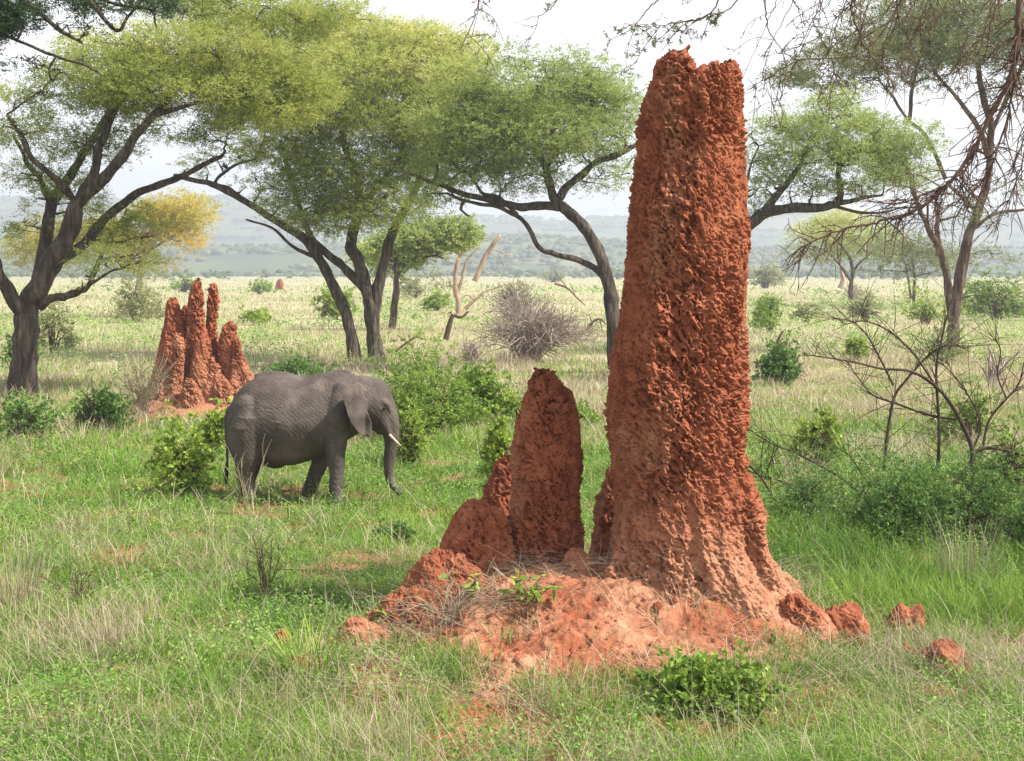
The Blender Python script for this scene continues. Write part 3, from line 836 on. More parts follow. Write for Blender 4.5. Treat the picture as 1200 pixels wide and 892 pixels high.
# D: bending acacia just left of the tall column
tree('acacia_tree', 48, [
    ([(723, 432), (721, 395), (718, 362), (712, 330), (702, 296), (686, 268), (668, 250), (655, 240), (647, 226), (640, 200), (628, 165), (622, 130)], 9.5, 2.5),
    ([(658, 242), (640, 241), (612, 242), (588, 238), (560, 231), (535, 224), (508, 214), (480, 205)], 5.5, 1.5),
    ([(714, 338), (702, 319), (682, 306), (650, 298), (633, 291), (621, 270), (606, 253), (578, 242), (548, 236), (525, 228)], 4, 1.5),
    ([(652, 238), (662, 222), (680, 207), (698, 191), (724, 181), (750, 166), (775, 150)], 5, 1.8),
    ([(606, 252), (585, 232), (566, 226), (552, 208), (530, 190), (518, 165)], 2.6, 1),
    ([(640, 200), (655, 170), (675, 145), (700, 120)], 2.6, 1),
    ([(545, 233), (540, 246), (552, 252)], 2, 1),
    ([(655, 165), (640, 152), (622, 152), (614, 160)], 2.2, 1.4),
    ([(508, 214), (512, 195), (505, 172), (495, 160)], 2.2, 1.2),
], [
    (620, 112, 105, 40, 1.1, .55, 0), (555, 140, 80, 40, 1.1, .52, -.3), (690, 122, 62, 40, .95, .55, 0), (625, 160, 110, 32, 1.0, .45, -.5), (545, 185, 66, 26, .85, .38, -.4), (665, 180, 65, 26, .7, .40, .5),
    (585, 208, 70, 20, .8, .36, 0), (700, 212, 40, 18, .35, .5, 0), (655, 78, 72, 22, .55, .5, 0), (725, 120, 38, 45, .42, .55, .5), (520, 225, 40, 16, .6, .36, 0), (745, 190, 28, 30, .35, .5, .5), (540, 90, 50, 24, .7, .6, .3, M_ACACIA_Y), (590, 62, 40, 16, .4, .5, .2),
], 'acacia with a bowed trunk close against the left edge of the tall red column', 'tree', M_ACACIA_G, M_BARK, 107, group='acacia trees', thr=.40)

# E: tree hidden by the column, low limb reaching right
tree('acacia_tree', 44, [
    ([(800, 450), (803, 400), (812, 350), (828, 310), (852, 280), (880, 262), (896, 249), (930, 244), (962, 243), (980, 236), (985, 222), (982, 200), (984, 180)], 9, 2.2),
    ([(892, 252), (908, 232), (925, 212), (938, 192), (950, 165)], 4.5, 1.5),
    ([(978, 240), (995, 236), (1012, 232), (1035, 228)], 3.5, 1.2),
    ([(978, 242), (1000, 248), (1030, 250), (1065, 240)], 2.2, .8),
    ([(983, 196), (1000, 182), (1020, 165), (1032, 150)], 2.5, .9),
    ([(880, 264), (870, 240), (876, 205), (890, 170)], 3, 1),
], [
    (962, 142, 66, 26, 1.0, .62, 0), (1030, 166, 55, 32, .95, .55, .4), (905, 168, 36, 36, .5, .6, 0), (960, 180, 68, 24, .85, .48, -.3), (1050, 200, 48, 26, .8, .45, 0), (930, 215, 46, 18, .6, .42, 0),
    (1005, 212, 58, 18, .6, .42, 0), (890, 215, 26, 34, .5, .58, .3), (990, 112, 40, 16, .5, .7, 0), (885, 240, 18, 12, .5, .4, 0), (1085, 165, 26, 22, .6, .5, 0),
], 'bright green acacia with a low crooked limb, mostly hidden behind the tall red column', 'tree', M_ACACIA_G, M_BARK, 109, group='acacia trees', thr=.38)

# F: tall pale acacia at the right
tree('acacia_tree', 58, [
    ([(1116, 430), (1117, 400), (1119, 372), (1122, 345), (1128, 310), (1136, 275), (1146, 248), (1156, 215), (1160, 175), (1160, 140), (1150, 105), (1148, 75)], 7.5, 2.6),
    ([(1117, 385), (1113, 350), (1108, 318), (1100, 290), (1088, 268), (1080, 250), (1070, 225), (1066, 195)], 5, 1.6),
    ([(1100, 300), (1099, 275), (1098, 255), (1104, 232)], 3.5, 1.2),
    ([(1158, 185), (1147, 150), (1130, 126), (1114, 106), (1096, 84), (1085, 60)], 3.4, 1.2),
    ([(1108, 210), (1085, 160), (1062, 138), (1045, 112), (1030, 92)], 2.6, 1),
    ([(1066, 140), (1068, 118), (1072, 88), (1080, 60)], 2.6, 1),
    ([(1146, 250), (1128, 232), (1108, 212)], 2.6, 2),
    ([(1140, 268), (1165, 252), (1200, 245), (1235, 240)], 2.4, 1),
    ([(1160, 160), (1178, 120), (1195, 85), (1210, 60)], 2.8, 1),
], [
    (1050, 62, 115, 24, 1.0, .44, 0), (965, 86, 66, 16, .9, .46, 0), (1130, 40, 95, 34, 1.0, .40, 0), (1110, 8, 115, 22, 1.0, .5, 1), (1175, 80, 45, 40, .5, .34, 0), (1010, 95, 70, 12, .5, .34, .5),
    (1100, 90, 60, 16, .4, .34, 0), (1200, 30, 40, 40, .7, .38, 0), (1135, 252, 34, 12, .35, .4, 0), (1180, 215, 30, 22, .22, .36, 0), (1020, 40, 70, 14, .5, .5, .5), (1120, 235, 40, 10, .3, .4, 0),
], 'tall acacia with forked brown trunk and hazy umbrella crown, beyond the arching shrub', 'tree', M_GREYLEAF, M_BARK_BROWN, 113, group='acacia trees', thr=.38)


# G: near tree standing outside the frame; its long drooping boughs hang into view
def hang(wood, leafm, rng, P, r0, r1, s, nside, leafy, Y, down=.5, thin=1.0):
    P = resample(P, 8)
    R = np.linspace(r0, r1, len(P)) * s
    P = P + rng.normal(0, .6, P.shape) * s
    wood.tube(P, R, 6)
    for q in range(nside):
        j = rng.integers(1, len(P)); a = P[j]
        d = unit(unit(P[min(j + 1, len(P) - 1)] - P[j - 1]) * .6 + rng.normal(0, .75, 3) * [1, .6, .8] + [0, 0, -down])
        L = rng.uniform(14, 60) * s * thin
        m = a + d * L * .5 + rng.normal(0, .08, 3) * L
        e = a + d * L + np.array([0, 0, -.16 * L])
        T = resample(np.stack([a, m, e]), 4)
        wood.tube(T, np.linspace(min(.95 * s, R[j] * .8), .34 * s, len(T)), 4)
        for w in range(3):
            i = rng.integers(2, len(T)); e2 = T[i] + unit(d * .5 + rng.normal(0, .7, 3) + [0, 0, -down * .4]) * L * rng.uniform(.2, .5)
            T2 = resample(np.stack([T[i], (T[i] + e2) / 2 + rng.normal(0, .03, 3) * L, e2]), 2)
            wood.tube(T2, np.linspace(.5 * s, .25 * s, len(T2)), 3)
            if leafy:
                O = T2[rng.integers(0, len(T2), leafy)]
                Dd = unit(rng.normal(0, 1, (leafy, 3)))
                frond(leafm, rng, O, Dd, np.full(leafy, 3.5 * s), 6, 2.4 * s, 1.1 * s, np.full(leafy, .35), .3)


def overhang():
    rng = np.random.default_rng(131)
    Y = 14.5; s = Y / F
    base = at(1500, 720, Y)
    root = thing('overhanging_tree', (base[0], Y, gz(base[0], Y)), 'drooping bare brown boughs of a near tree, hanging in along the sky', 'tree')
    w = MB(); lf = MB()
    pa = lambda *q: np.array([at(p[0], p[1], Y) + [0, p[2] if len(p) > 2 else 0, 0] for p in q])
    T = resample(pa((1500, 750), (1490, 600), (1462, 400), (1425, 200), (1360, 40), (1292, -80), (1240, -160)), 8)
    tb = MB(); tb.tube(T, np.linspace(24, 11, len(T)) * s, 16, .5, .28, 4); tb.build('trunk', M_BARK_BROWN, root, True)
    L = resample(pa((1292, -80), (1180, -150), (1020, -185), (860, -170), (700, -140), (540, -110), (420, -80)), 8)
    w.tube(L, np.linspace(9, 2.2, len(L)) * s, 8, .5, .1, 5)
    hang(w, lf, rng, pa((1240, -160), (1210, -80), (1196, -20), (1193, 35), (1189, 75), (1171, 117), (1153, 151), (1133, 188), (1103, 224), (1069, 248), (1032, 259), (988, 269), (955, 282), (928, 298)), 5.0, .6, s, 130, 0, Y, .45)
    hang(w, lf, rng, pa((1192, 60), (1186, 110), (1172, 165), (1150, 215), (1118, 240), (1080, 262)), 1.8, .45, s, 60, 0, Y, .3)
    hang(w, lf, rng, pa((1195, 20), (1206, 80), (1204, 150), (1190, 215), (1168, 262)), 1.9, .45, s, 55, 0, Y, .4)
    hang(w, lf, rng, pa((1153, 151), (1130, 200), (1085, 228), (1050, 238), (1010, 236)), 1.4, .4, s, 50, 0, Y, .2)
    hang(w, lf, rng, pa((1180, -150), (1176, -40), (1170, 5), (1150, 42), (1128, 66), (1112, 90)), 1.8, .5, s, 12, 2, Y)
    hang(w, lf, rng, pa((1020, -185), (1000, -60), (997, 0), (1002, 27), (1015, 57), (1035, 80), (1065, 88)), 1.5, .5, s, 12, 2, Y)
    hang(w, lf, rng, pa((900, -172), (892, -60), (896, 0), (901, 34), (918, 60), (947, 77)), 1.5, .4, s, 8, 2, Y)
    hang(w, lf, rng, pa((1060, -183), (1080, -60), (1050, 10), (1010, 62), (940, 70), (905, 88), (875, 104)), 1.3, .4, s, 12, 2, Y)
    hang(w, lf, rng, pa((860, -170), (800, -60), (778, -8), (760, 10), (745, 30), (735, 60)), 1.5, .4, s, 8, 9, Y, .3)
    hang(w, lf, rng, pa((860, -170), (850, -50), (842, 0), (822, 22), (790, 26), (765, 32), (735, 30)), 1.4, .4, s, 8, 9, Y, .3)
    hang(w, lf, rng, pa((940, -175), (900, -70), (860, 5), (830, 18), (800, 30), (775, 60)), 1.3, .4, s, 8, 9, Y, .3)
    hang(w, lf, rng, pa((700, -140), (680, -60), (655, -4), (640, 14), (615, 24)), 1.2, .4, s, 4, 5, Y, .3)
    hang(w, lf, rng, pa((580, -118), (570, -40), (560, 5), (552, 30), (540, 58)), 1.2, .4, s, 5, 6, Y, .5)
    hang(w, lf, rng, pa((470, -92), (500, -40), (555, -8), (575, 10)), 1.0, .4, s, 3, 4, Y, .3)
    for q in range(18):
        x = rng.uniform(900, 1195)
        hang(w, lf, rng, pa((x + 30, -175), (x + 10, -60), (x, -5), (x - rng.uniform(10, 40), rng.uniform(25, 60)), (x - rng.uniform(20, 60), rng.uniform(60, 130))), 1.0, .32, s, 13, 1, Y, .3)
    w.build('boughs', M_TWIG_BROWN, root, True)
    lf.build('crown', M_GREYLEAF, root)


overhang()

# B: dark tree whose outer boughs show only in the top left corner
tree('overhanging_tree', 26, [
    ([(-160, 560), (-158, 400), (-150, 250), (-120, 120), (-80, 40), (-40, 5), (0, -12)], 20, 7),
    ([(-60, 20), (-10, -6), (20, -4), (44, 13), (62, 28), (80, 41), (96, 52)], 4.5, 1.4),
    ([(0, -12), (60, -22), (95, -10), (114, 12), (126, 26), (140, 36), (150, 20), (165, 4)], 4, 1.2),
    ([(96, -8), (140, 6), (178, 12), (182, 32)], 2.2, .9),
    ([(-40, 20), (0, 38), (27, 50), (50, 60), (67, 66), (98, 76), (120, 90)], 2.4, .8),
    ([(66, 66), (58, 80), (62, 95), (72, 84), (84, 92)], 1.2, .6),
], [
    (10, 14, 46, 22, 1.1, .35, 0), (-30, 20, 50, 34, 1.1, .35, 0), (150, 2, 60, 12, .6, .5, 0), (60, -4, 50, 14, .8, .4, .5), (205, 8, 34, 12, .4, .4, 0), (40, 75, 40, 18, .12, .4, 0), (100, 30, 50, 14, .15, .4, 0), (-80, 10, 90, 40, .8, .4, .5),
], 'dark-leaved tree at the top left corner, only its outer boughs in view', 'tree', M_DARKLEAF, M_BARK, 137, ll=3.0, lw=1.1, group=None, twigs=.009)

# small far trees
tree('fever_tree', 105, [([(158, 372), (160, 350), (163, 325), (166, 300), (172, 280), (190, 262)], 4, 1.5), ([(163, 325), (152, 305), (140, 285)], 2.2, 1), ([(166, 300), (190, 285), (215, 270)], 2, .8)],
     [(212, 246, 42, 22, 1.1, .55, 0), (205, 278, 36, 16, .8, .72, 0), (180, 258, 36, 26, 1.0, .45, 0), (150, 275, 40, 24, .9, .35, 0), (170, 305, 40, 18, .6, .5, 0), (95, 270, 40, 30, .9, .3, 3), (40, 285, 50, 32, .9, .28, 3)],
     'rounded yellow and orange tree glimpsed beyond the leaning acacia', 'tree', M_YELLOWTREE, M_DEADWOOD, 141, thr=.36)
tree('broadleaf_tree', 82, [([(460, 392), (461, 365), (465, 340), (465, 322), (474, 310), (486, 303), (500, 296)], 4.5, 1.2), ([(466, 325), (462, 312), (470, 290)], 2.5, 1), ([(484, 304), (505, 300), (520, 302)], 1.5, .7)],
     [(505, 282, 36, 20, .95, .60, 0), (475, 288, 32, 20, .95, .55, 0), (535, 272, 26, 16, .8, .6, 0), (465, 308, 20, 10, .7, .5, 0), (440, 300, 26, 18, .6, .6, 0)],
     'small broadleaf tree with a pale swollen trunk, behind the three-trunked acacia', 'tree', M_ACACIA_G, M_BARK_BROWN, 143, n=10, ll=4.2, lw=2.2, thr=.36)
tree('dead_tree', 112, [([(538, 372), (537, 352), (534, 335), (535, 315), (540, 300), (548, 286)], 4, 1.5), ([(536, 345), (543, 322), (548, 305), (560, 290)], 2.6, .8), ([(556, 330), (566, 308), (576, 290), (585, 277)], 3.6, 2.6), ([(575, 292), (590, 296), (600, 300)], 1, .5), ([(586, 300), (592, 318)], .8, .4)],
     [(540, 290, 26, 16, .18, .7, 0), (520, 330, 22, 14, .4, .3, 0, M_SHRUB_P)],
     'bare dead tree with a snapped slanting tan trunk, out on the plain', 'dead tree', M_YELLOWTREE, M_DEADWOOD, 147, thr=.36)
tree('umbrella_acacia', 140, [([(997, 352), (997, 335), (998, 318), (994, 300), (985, 285)], 3, 1), ([(998, 322), (1010, 305), (1022, 292)], 1.8, .8), ([(997, 330), (985, 312), (972, 298)], 1.6, .7)],
     [(985, 272, 62, 16, .95, .55, 0), (960, 295, 40, 14, .6, .4, 0), (1020, 288, 46, 16, .8, .45, 0), (995, 258, 40, 10, .8, .7, 0)],
     'hazy yellow-green umbrella tree far out, seen under the low crooked limb', 'tree', M_ACACIA_Y, M_BARK_BROWN, 151, thr=.36, group='far umbrella trees')
tree('umbrella_acacia', 128, [([(1071, 358), (1071, 335), (1070, 310), (1066, 290)], 2.2, 1), ([(1068, 350), (1062, 318), (1056, 298)], 1.5, .7)],
     [(1062, 292, 58, 18, .8, .40, 0), (1040, 315, 46, 10, .35, .35, 0), (1085, 312, 30, 16, .6, .3, 0), (1160, 300, 60, 14, .5, .4, 6)],
     'hazy dull-green umbrella tree far out, just left of the forked brown trunk', 'tree', M_GREYLEAF, M_BARK_BROWN, 153, thr=.36, group='far umbrella trees')


# ------------------------------------------------------------------ shrubs
def shrub(px, pyb, rx, hpx, leaf, label, seed, name='shrub', dens=1.0, n=10, ll=4, lw=2.2, stem=M_TWIG, group='green shrubs', cat='shrub', thr=.38, flat=.35, nst=12, open_=.15, Y=None):
    rng = np.random.default_rng(seed)
    Y = Y or gd(pyb); s = Y / F
    c = at(px, pyb, Y); c[2] = gtop(c[0], c[1])
    root = thing(name, c, label, cat, group)
    w = MB(); lf = MB()
    R = np.array([rx, rx * .8, hpx]) * s
    for k in range(nst):
        a = rng.uniform(0, TAU); q = rng.uniform(.2, .95)
        e = c + R * [math.cos(a) * q, math.sin(a) * q, math.sqrt(max(.05, 1 - q * q)) * rng.uniform(.75, 1.02)] * .74
        b = c + np.array([math.cos(a), math.sin(a), 0]) * R[0] * .12 * rng.random() - [0, 0, .05]
        P = resample(np.stack([b, b * .55 + e * .45 + [0, 0, .18 * R[2]], e]), 4)
        w.tube(P, np.linspace(1.1 * s, .35 * s, len(P)), 4)
        for j in range(3):
            i = rng.integers(3, len(P)); d = unit(rng.normal(0, 1, 3) + [0, 0, .4]) * .3 * R[2] * rng.random()
            w.tube(np.stack([P[i], P[i] + d * .5 + rng.normal(0, .01, 3), P[i] + d]), [.6 * s, .45 * s, .3 * s], 3)
    area = math.pi * rx * hpx * .6
    S = int(area * dens * 1.35 / n)
    u = unit(rng.normal(0, 1, (S * 4, 3))); u[:, 2] = np.abs(u[:, 2])
    rad = rng.random((S * 4, 1)) ** .33
    wob = .62 + 1.05 * (fbm(u * 2.3 + seed, 3, seed) - .3)
    nl = 5 if rx > 22 else 3
    lc = unit(rng.normal(0, 1, (nl, 3))) * rng.uniform(.35, .75, (nl, 1)); lc[:, 2] = np.abs(lc[:, 2]) * .8 + .05; lr = rng.uniform(.36, .66, nl) * (1.18 if dens > .9 else 1)
    li_ = rng.integers(0, nl, S * 4)
    uu = unit(rng.normal(0, 1, (S * 4, 3)))
    O = c + R * (lc[li_] + uu * rad * (lr[li_] * wob * 1.15)[:, None])
    O[:, 2] = c[2] + np.abs(O[:, 2] - c[2])
    keep = (fbm(O / (s * 13), 3, seed) > thr) & ((O[:, 2] - c[2]) > open_ * R[2] * rng.random(S * 4))
    O = O[keep][:S]; u = u[keep][:S]
    D = unit(u + rng.normal(0, .5, u.shape) + [0, 0, .5])
    tt = np.clip(.48 + (fbm(O / (s * 16), 2, seed + 4) - .5) * .9 + rng.normal(0, .08, len(O)), 0, 1)
    frond(lf, rng, O, D, rng.uniform(5, 12, len(O)) * s, n, ll * s, lw * s, tt, flat)
    w.build('stems', stem, root)
    lf.build('foliage', leaf, root)
    return root


SHR = [
    (502, 512, 84, 112, M_SHRUB, 'large bushy olive-green shrub behind the elephant head', dict(dens=1.15, ll=3.2, lw=1.5, n=12)),
    (572, 495, 44, 66, M_SHRUB, 'bright green shrub between the big olive shrub and the second spire', dict(ll=4.2, lw=2.4)),
    (478, 548, 30, 92, M_SHRUB_Y, 'upright yellowish shrub just behind the elephant trunk', dict(dens=.5, ll=3.8, lw=1.9, nst=22)),
    (588, 575, 24, 92, M_SHRUB_Y, 'slender yellow-green sapling beside the second tallest spire', dict(dens=.42, ll=5.2, lw=3.4, nst=18)),
    (112, 508, 36, 74, M_SHRUB_D, 'dark green upright shrub right of the leaning acacia trunk', dict(dens=.9)),
    (213, 582, 46, 92, M_SHRUB_Y, 'yellow-green leafy shrub left of the elephant tail', dict(dens=.42, ll=5.0, lw=3.2, nst=22)),
    (250, 530, 26, 62, M_SHRUB_Y, 'yellow-green shrub touching the foot of the slender spires', dict(dens=.5, ll=4.6, lw=3, nst=18)),
    (345, 448, 46, 26, M_SHRUB_D, 'low dark green shrub just above the elephant back', dict(ll=4, lw=2.4)),
    (902, 390, 26, 50, M_SHRUB, 'round feathery green shrub beside the right edge of the tall column', dict(dens=1.1, ll=3, lw=1.2)),
    (920, 452, 36, 50, M_SHRUB_D, 'deep green leafy shrub below the round feathery shrub', dict(ll=4.2, lw=2.6)),
    (1015, 376, 26, 34, M_SHRUB_P, 'grey-green dome shrub in pale grass under the far umbrella tree', dict(ll=3, lw=1.2)),
    (1168, 376, 56, 62, M_SHRUB, 'wide dense green thicket right of the forked brown trunk', dict(dens=1.15, ll=3, lw=1.2)),
    (960, 548, 38, 88, M_SHRUB_Y, 'yellow-green leafy sapling left of the bare arching shrub', dict(dens=.32, ll=5.4, lw=3.6, nst=20)),
    (1000, 425, 17, 36, M_SHRUB_Y, 'small bright leafy sprig in dry grass beyond the arching shrub', dict(dens=.6, ll=4, lw=2.4)),
    (392, 374, 26, 42, M_SHRUB_Y, 'yellow-green shrub seen through the gap left of the three trunks', dict()),
    (299, 381, 19, 25, M_SHRUB_Y, 'small yellow-green shrub right of the slender spires', dict(dens=.7)),
    (216, 343, 18, 20, M_SHRUB, 'low green dome shrub far off behind the slender spires', dict(ll=3, lw=1.6)),
    (303, 345, 17, 16, M_SHRUB, 'low green dome shrub far off on the plain, beside the tiny mound', dict(ll=3, lw=1.6)),
    (1192, 606, 60, 135, M_SHRUB, 'thin leafy green shrub among the arching bare stems', dict(dens=.2, ll=4.6, lw=2.6, nst=26)),
    (1035, 634, 110, 108, M_SHRUB_D, 'feathery dark green shrub at the foot of the arching bare stems', dict(dens=1.2, ll=3.8, lw=1.4, open_=0, nst=26)),
    (1108, 428, 34, 46, M_GREYLEAF, 'dull shrub wrapped round the base of the forked brown trunk', dict(dens=.6, ll=3, lw=1.2)),
    (160, 378, 46, 52, M_SHRUB_P, 'pale olive shrub between the leaning acacia and the slender spires', dict(dens=.8, ll=3.2, lw=1.4)),
    (62, 415, 26, 66, M_SHRUB_P, 'tangled pale shrub behind the leaning acacia trunk', dict(dens=.6, ll=3.2, lw=1.6)),
    (938, 612, 62, 66, M_SHRUB_D, 'loose green undergrowth under the low bare stems beside the column', dict(dens=.7, ll=3.6, lw=1.5, open_=0)),
    (1125, 640, 80, 104, M_SHRUB_D, 'dark undergrowth under the thickest arching bare stem', dict(dens=.9, ll=3.8, lw=1.6, open_=0, nst=22)),
    (1195, 655, 60, 80, M_SHRUB_D, 'dark feathery undergrowth at the right edge', dict(dens=.9, ll=3.8, lw=1.5, open_=0)),
    (1140, 520, 50, 70, M_SHRUB, 'thin green saplings tangled in the upper arching bare stems', dict(dens=.3, ll=4.4, lw=2.4)),
    (897, 338, 28, 36, M_SHRUB_P, 'pale hazy shrub far off beside the right edge of the column', dict(dens=.9, ll=3, lw=1.5)),
    (486, 350, 22, 26, M_SHRUB_P, 'grey-green shrub far off behind the pale swollen trunk', dict(ll=3, lw=1.5)),
    (598, 362, 26, 40, M_SHRUB_P, 'grey-green shrub at the foot of the snapped dead tree', dict(dens=.7, ll=3, lw=1.5)),
    (648, 331, 14, 13, M_SHRUB_P, 'tiny grey shrub at the far edge of the plain', dict(ll=3, lw=1.5)),
    (512, 364, 22, 26, M_SHRUB_Y, 'low yellow-green shrub in pale grass left of the dead thorn bush', dict(dens=.8)),
    (945, 378, 18, 20, M_GREYLEAF, 'low bluish shrub between the feathery shrub and the grey dome shrub', dict(ll=3, lw=1.5)),
    (1085, 380, 36, 40, M_SHRUB_Y, 'yellowish shrub left of the forked brown trunk', dict(dens=.5, ll=3.2, lw=1.6)),
    (560, 470, 40, 34, M_SHRUB, 'low green shrub below the dead thorn bush', dict(dens=.6)),
    (852, 836, 100, 62, M_SHRUB, 'low leafy green creeper on the front edge of the red apron', dict(dens=.5, n=7, ll=7.5, lw=5.2, flat=.65, nst=26, open_=0, thr=.42)),
    (30, 520, 40, 60, M_SHRUB_D, 'dark leafy shrub in front of the leaning acacia trunk', dict(dens=.5)),
    (15, 430, 30, 40, M_SHRUB_D, 'dark shrub left of the leaning acacia trunk', dict(dens=.6)),
    (470, 632, 26, 24, M_SHRUB_D, 'small dark leafy plant left of the shaded shoulder of the mound', dict(dens=.7, ll=5, lw=3.4)),
    (655, 505, 60, 40, M_SHRUB, 'low bright shrub growing behind the tallest and second tallest spires', dict(dens=.5)),
]
for k, (px, pb, rx, hp, lf, lab, kw) in enumerate(SHR):
    shrub(px, pb, rx, hp, lf, lab, 200 + k, **kw)


# dead and leafless bushes
def twiggy(name, px, pyb, rx, hpx, mat, label, cat, seed, n=40, arch=.5, r=1.0, sub=4, Y=None, group=None, lean=(0, 0)):
    rng = np.random.default_rng(seed)
    Y = Y or gd(pyb); s = Y / F
    c = at(px, pyb, Y); c[2] = gtop(c[0], c[1])
    mb = MB()
    for k in range(n):
        a = rng.uniform(0, TAU); q = rng.uniform(.15, 1)
        e = c + np.array([math.cos(a) * q * rx + lean[0] * rx, math.sin(a) * q * rx * .8, hpx * rng.uniform(.35, 1.0) * (1 - .4 * q * arch) + 0]) * s
        b = c + rng.normal(0, .08, 3) * rx * s * [1, 1, 0] - [0, 0, .03]
        m = b * .5 + e * .5 + np.array([0, 0, hpx * .3 * arch]) * s + rng.normal(0, .06, 3) * rx * s
        P = resample(np.stack([b, m, e]), 5)
        mb.tube(P, np.linspace(r * s, .3 * s, len(P)), 4)
        for w in range(sub):
            i = rng.integers(2, len(P)); d = unit(unit(P[-1] - P[0]) + rng.normal(0, .6, 3)) * rng.uniform(.15, .5) * max(rx, hpx) * s
            T = resample(np.stack([P[i], P[i] + d * .5 + rng.normal(0, .05, 3) * np.linalg.norm(d), P[i] + d - [0, 0, .1 * np.linalg.norm(d)]]), 2)
            mb.tube(T, np.linspace(.55 * s, .25 * s, len(T)), 3)
    return tag(mb.build(name, mat), label, cat, group)


twiggy('dead_bush', 618, 424, 72, 66, M_TWIG_GREY, 'grey leafless thorn bush fallen over in pale grass', 'dead bush', 301, 210, 1.1, .6, 6, lean=(.2, 0))
twiggy('dead_bush', 610, 388, 40, 50, M_TWIG_GREY, 'pinkish bare bush standing behind the fallen thorn bush', 'dead bush', 302, 90, .5, .8, 4)
twiggy('dead_bush', 552, 428, 18, 30, M_TWIG_GREY, 'clump of dry stems at the left end of the fallen thorn bush', 'dead bush', 303, 60, .4, .7, 2)
twiggy('dead_bush', 168, 492, 38, 70, M_DRY, 'dry tan bush against the left foot of the slender spires', 'dead bush', 304, 46, .5, .45, 4)
twiggy('dead_bush', 290, 600, 30, 76, M_DRY, 'dry pale twigs in front of the elephant hind legs', 'dead bush', 305, 10, .3, .45, 3)
twiggy('dead_bush', 312, 706, 34, 95, M_TWIG_BROWN, 'brown twiggy weed standing in the grass below the elephant', 'dead bush', 306, 13, .3, .5, 4)
twiggy('dead_bush', 1000, 332, 18, 20, M_TWIG_GREY, 'pale bare bush at the foot of the far yellow-green umbrella tree', 'dead bush', 308, 40, .5, .7, 3, Y=gd(352))
twiggy('dead_bush', 530, 735, 90, 46, M_DRY, 'tangle of dry vine stems sprawling over the shaded shoulder', 'dry vine', 309, 34, .9, .75, 2, Y=12.7)
twiggy('dead_bush', 90, 715, 36, 46, M_TWIG_BROWN, 'brown withered weed in grass at the left edge', 'dead bush', 310, 22, .3, .7, 3)
twiggy('dead_bush', 1165, 452, 40, 56, M_TWIG_GREY, 'twisted pale bare stems behind the arching shrub', 'dead bush', 311, 12, .9, 1.6, 2)

# fallen wood
def log(name, Y, pts, r0, r1, mat, label, cat, seed, sides=()):
    s = Y / F
    mb = MB()
    P = resample(np.array([at(a, b, Y) for a, b in pts]), 7)
    mb.tube(P, np.linspace(r0, r1, len(P)) * s, 9, .5, .15, seed)
    for pp, ra in sides:
        Q = resample(np.array([at(a, b, Y) for a, b in pp]), 5)
        mb.tube(Q, np.linspace(ra, .4, len(Q)) * s, 6, .5, .1, seed)
    return tag(mb.build(name, mat, None, True), label, cat)


log('dead_branch', gd(405), [(522, 398), (527, 380), (531, 370), (540, 372), (549, 365)], 3.6, 1, M_TWIG, 'dark broken stump with a forked arm in pale grass', 'dead wood', 1, [([(530, 372), (528, 366), (524, 368)], 1.4)])
log('dead_branch', gd(372), [(545, 362), (556, 352), (568, 342), (585, 336)], 2.4, .8, M_DEADWOOD, 'pale fallen branch behind the dark broken stump', 'dead wood', 2, [([(556, 352), (548, 346), (540, 350)], 1)])
log('dead_branch', gd(372), [(650, 332), (665, 338), (675, 348), (686, 358)], 1.4, .6, M_TWIG_BROWN, 'thin reddish dead branch lying on the plain beside the bowed trunk', 'dead wood', 3, [([(665, 338), (655, 325), (650, 318)], .7), ([(675, 348), (668, 332)], .6)])
log('dead_branch', gd(420), [(908, 412), (911, 402), (914, 394), (918, 388)], 2.6, 1.2, M_TWIG_BROWN, 'short dark dead stick above the deep green leafy shrub', 'dead wood', 4, [([(911, 402), (920, 396)], 1)])
log('dead_branch', gd(405), [(686, 388), (694, 378), (703, 374), (710, 380)], 2, .8, M_TWIG_BROWN, 'crooked dead branch leaning by the bowed trunk', 'dead wood', 5, [([(694, 378), (690, 368)], .8), ([(703, 374), (706, 390)], .8)])
log('dead_branch', gd(350), [(985, 338), (988, 328), (986, 318), (990, 312)], 3.4, 1.6, M_DEADWOOD, 'pale snapped stump leaning at the far umbrella tree', 'dead wood', 6)
log('dead_branch', gd(440), [(463, 412), (476, 402), (488, 395), (498, 398)], 1.6, .6, M_TWIG_BROWN, 'arching dead twig right of the three trunks', 'dead wood', 7, [([(476, 402), (470, 396)], .7), ([(488, 395), (494, 388)], .7)])


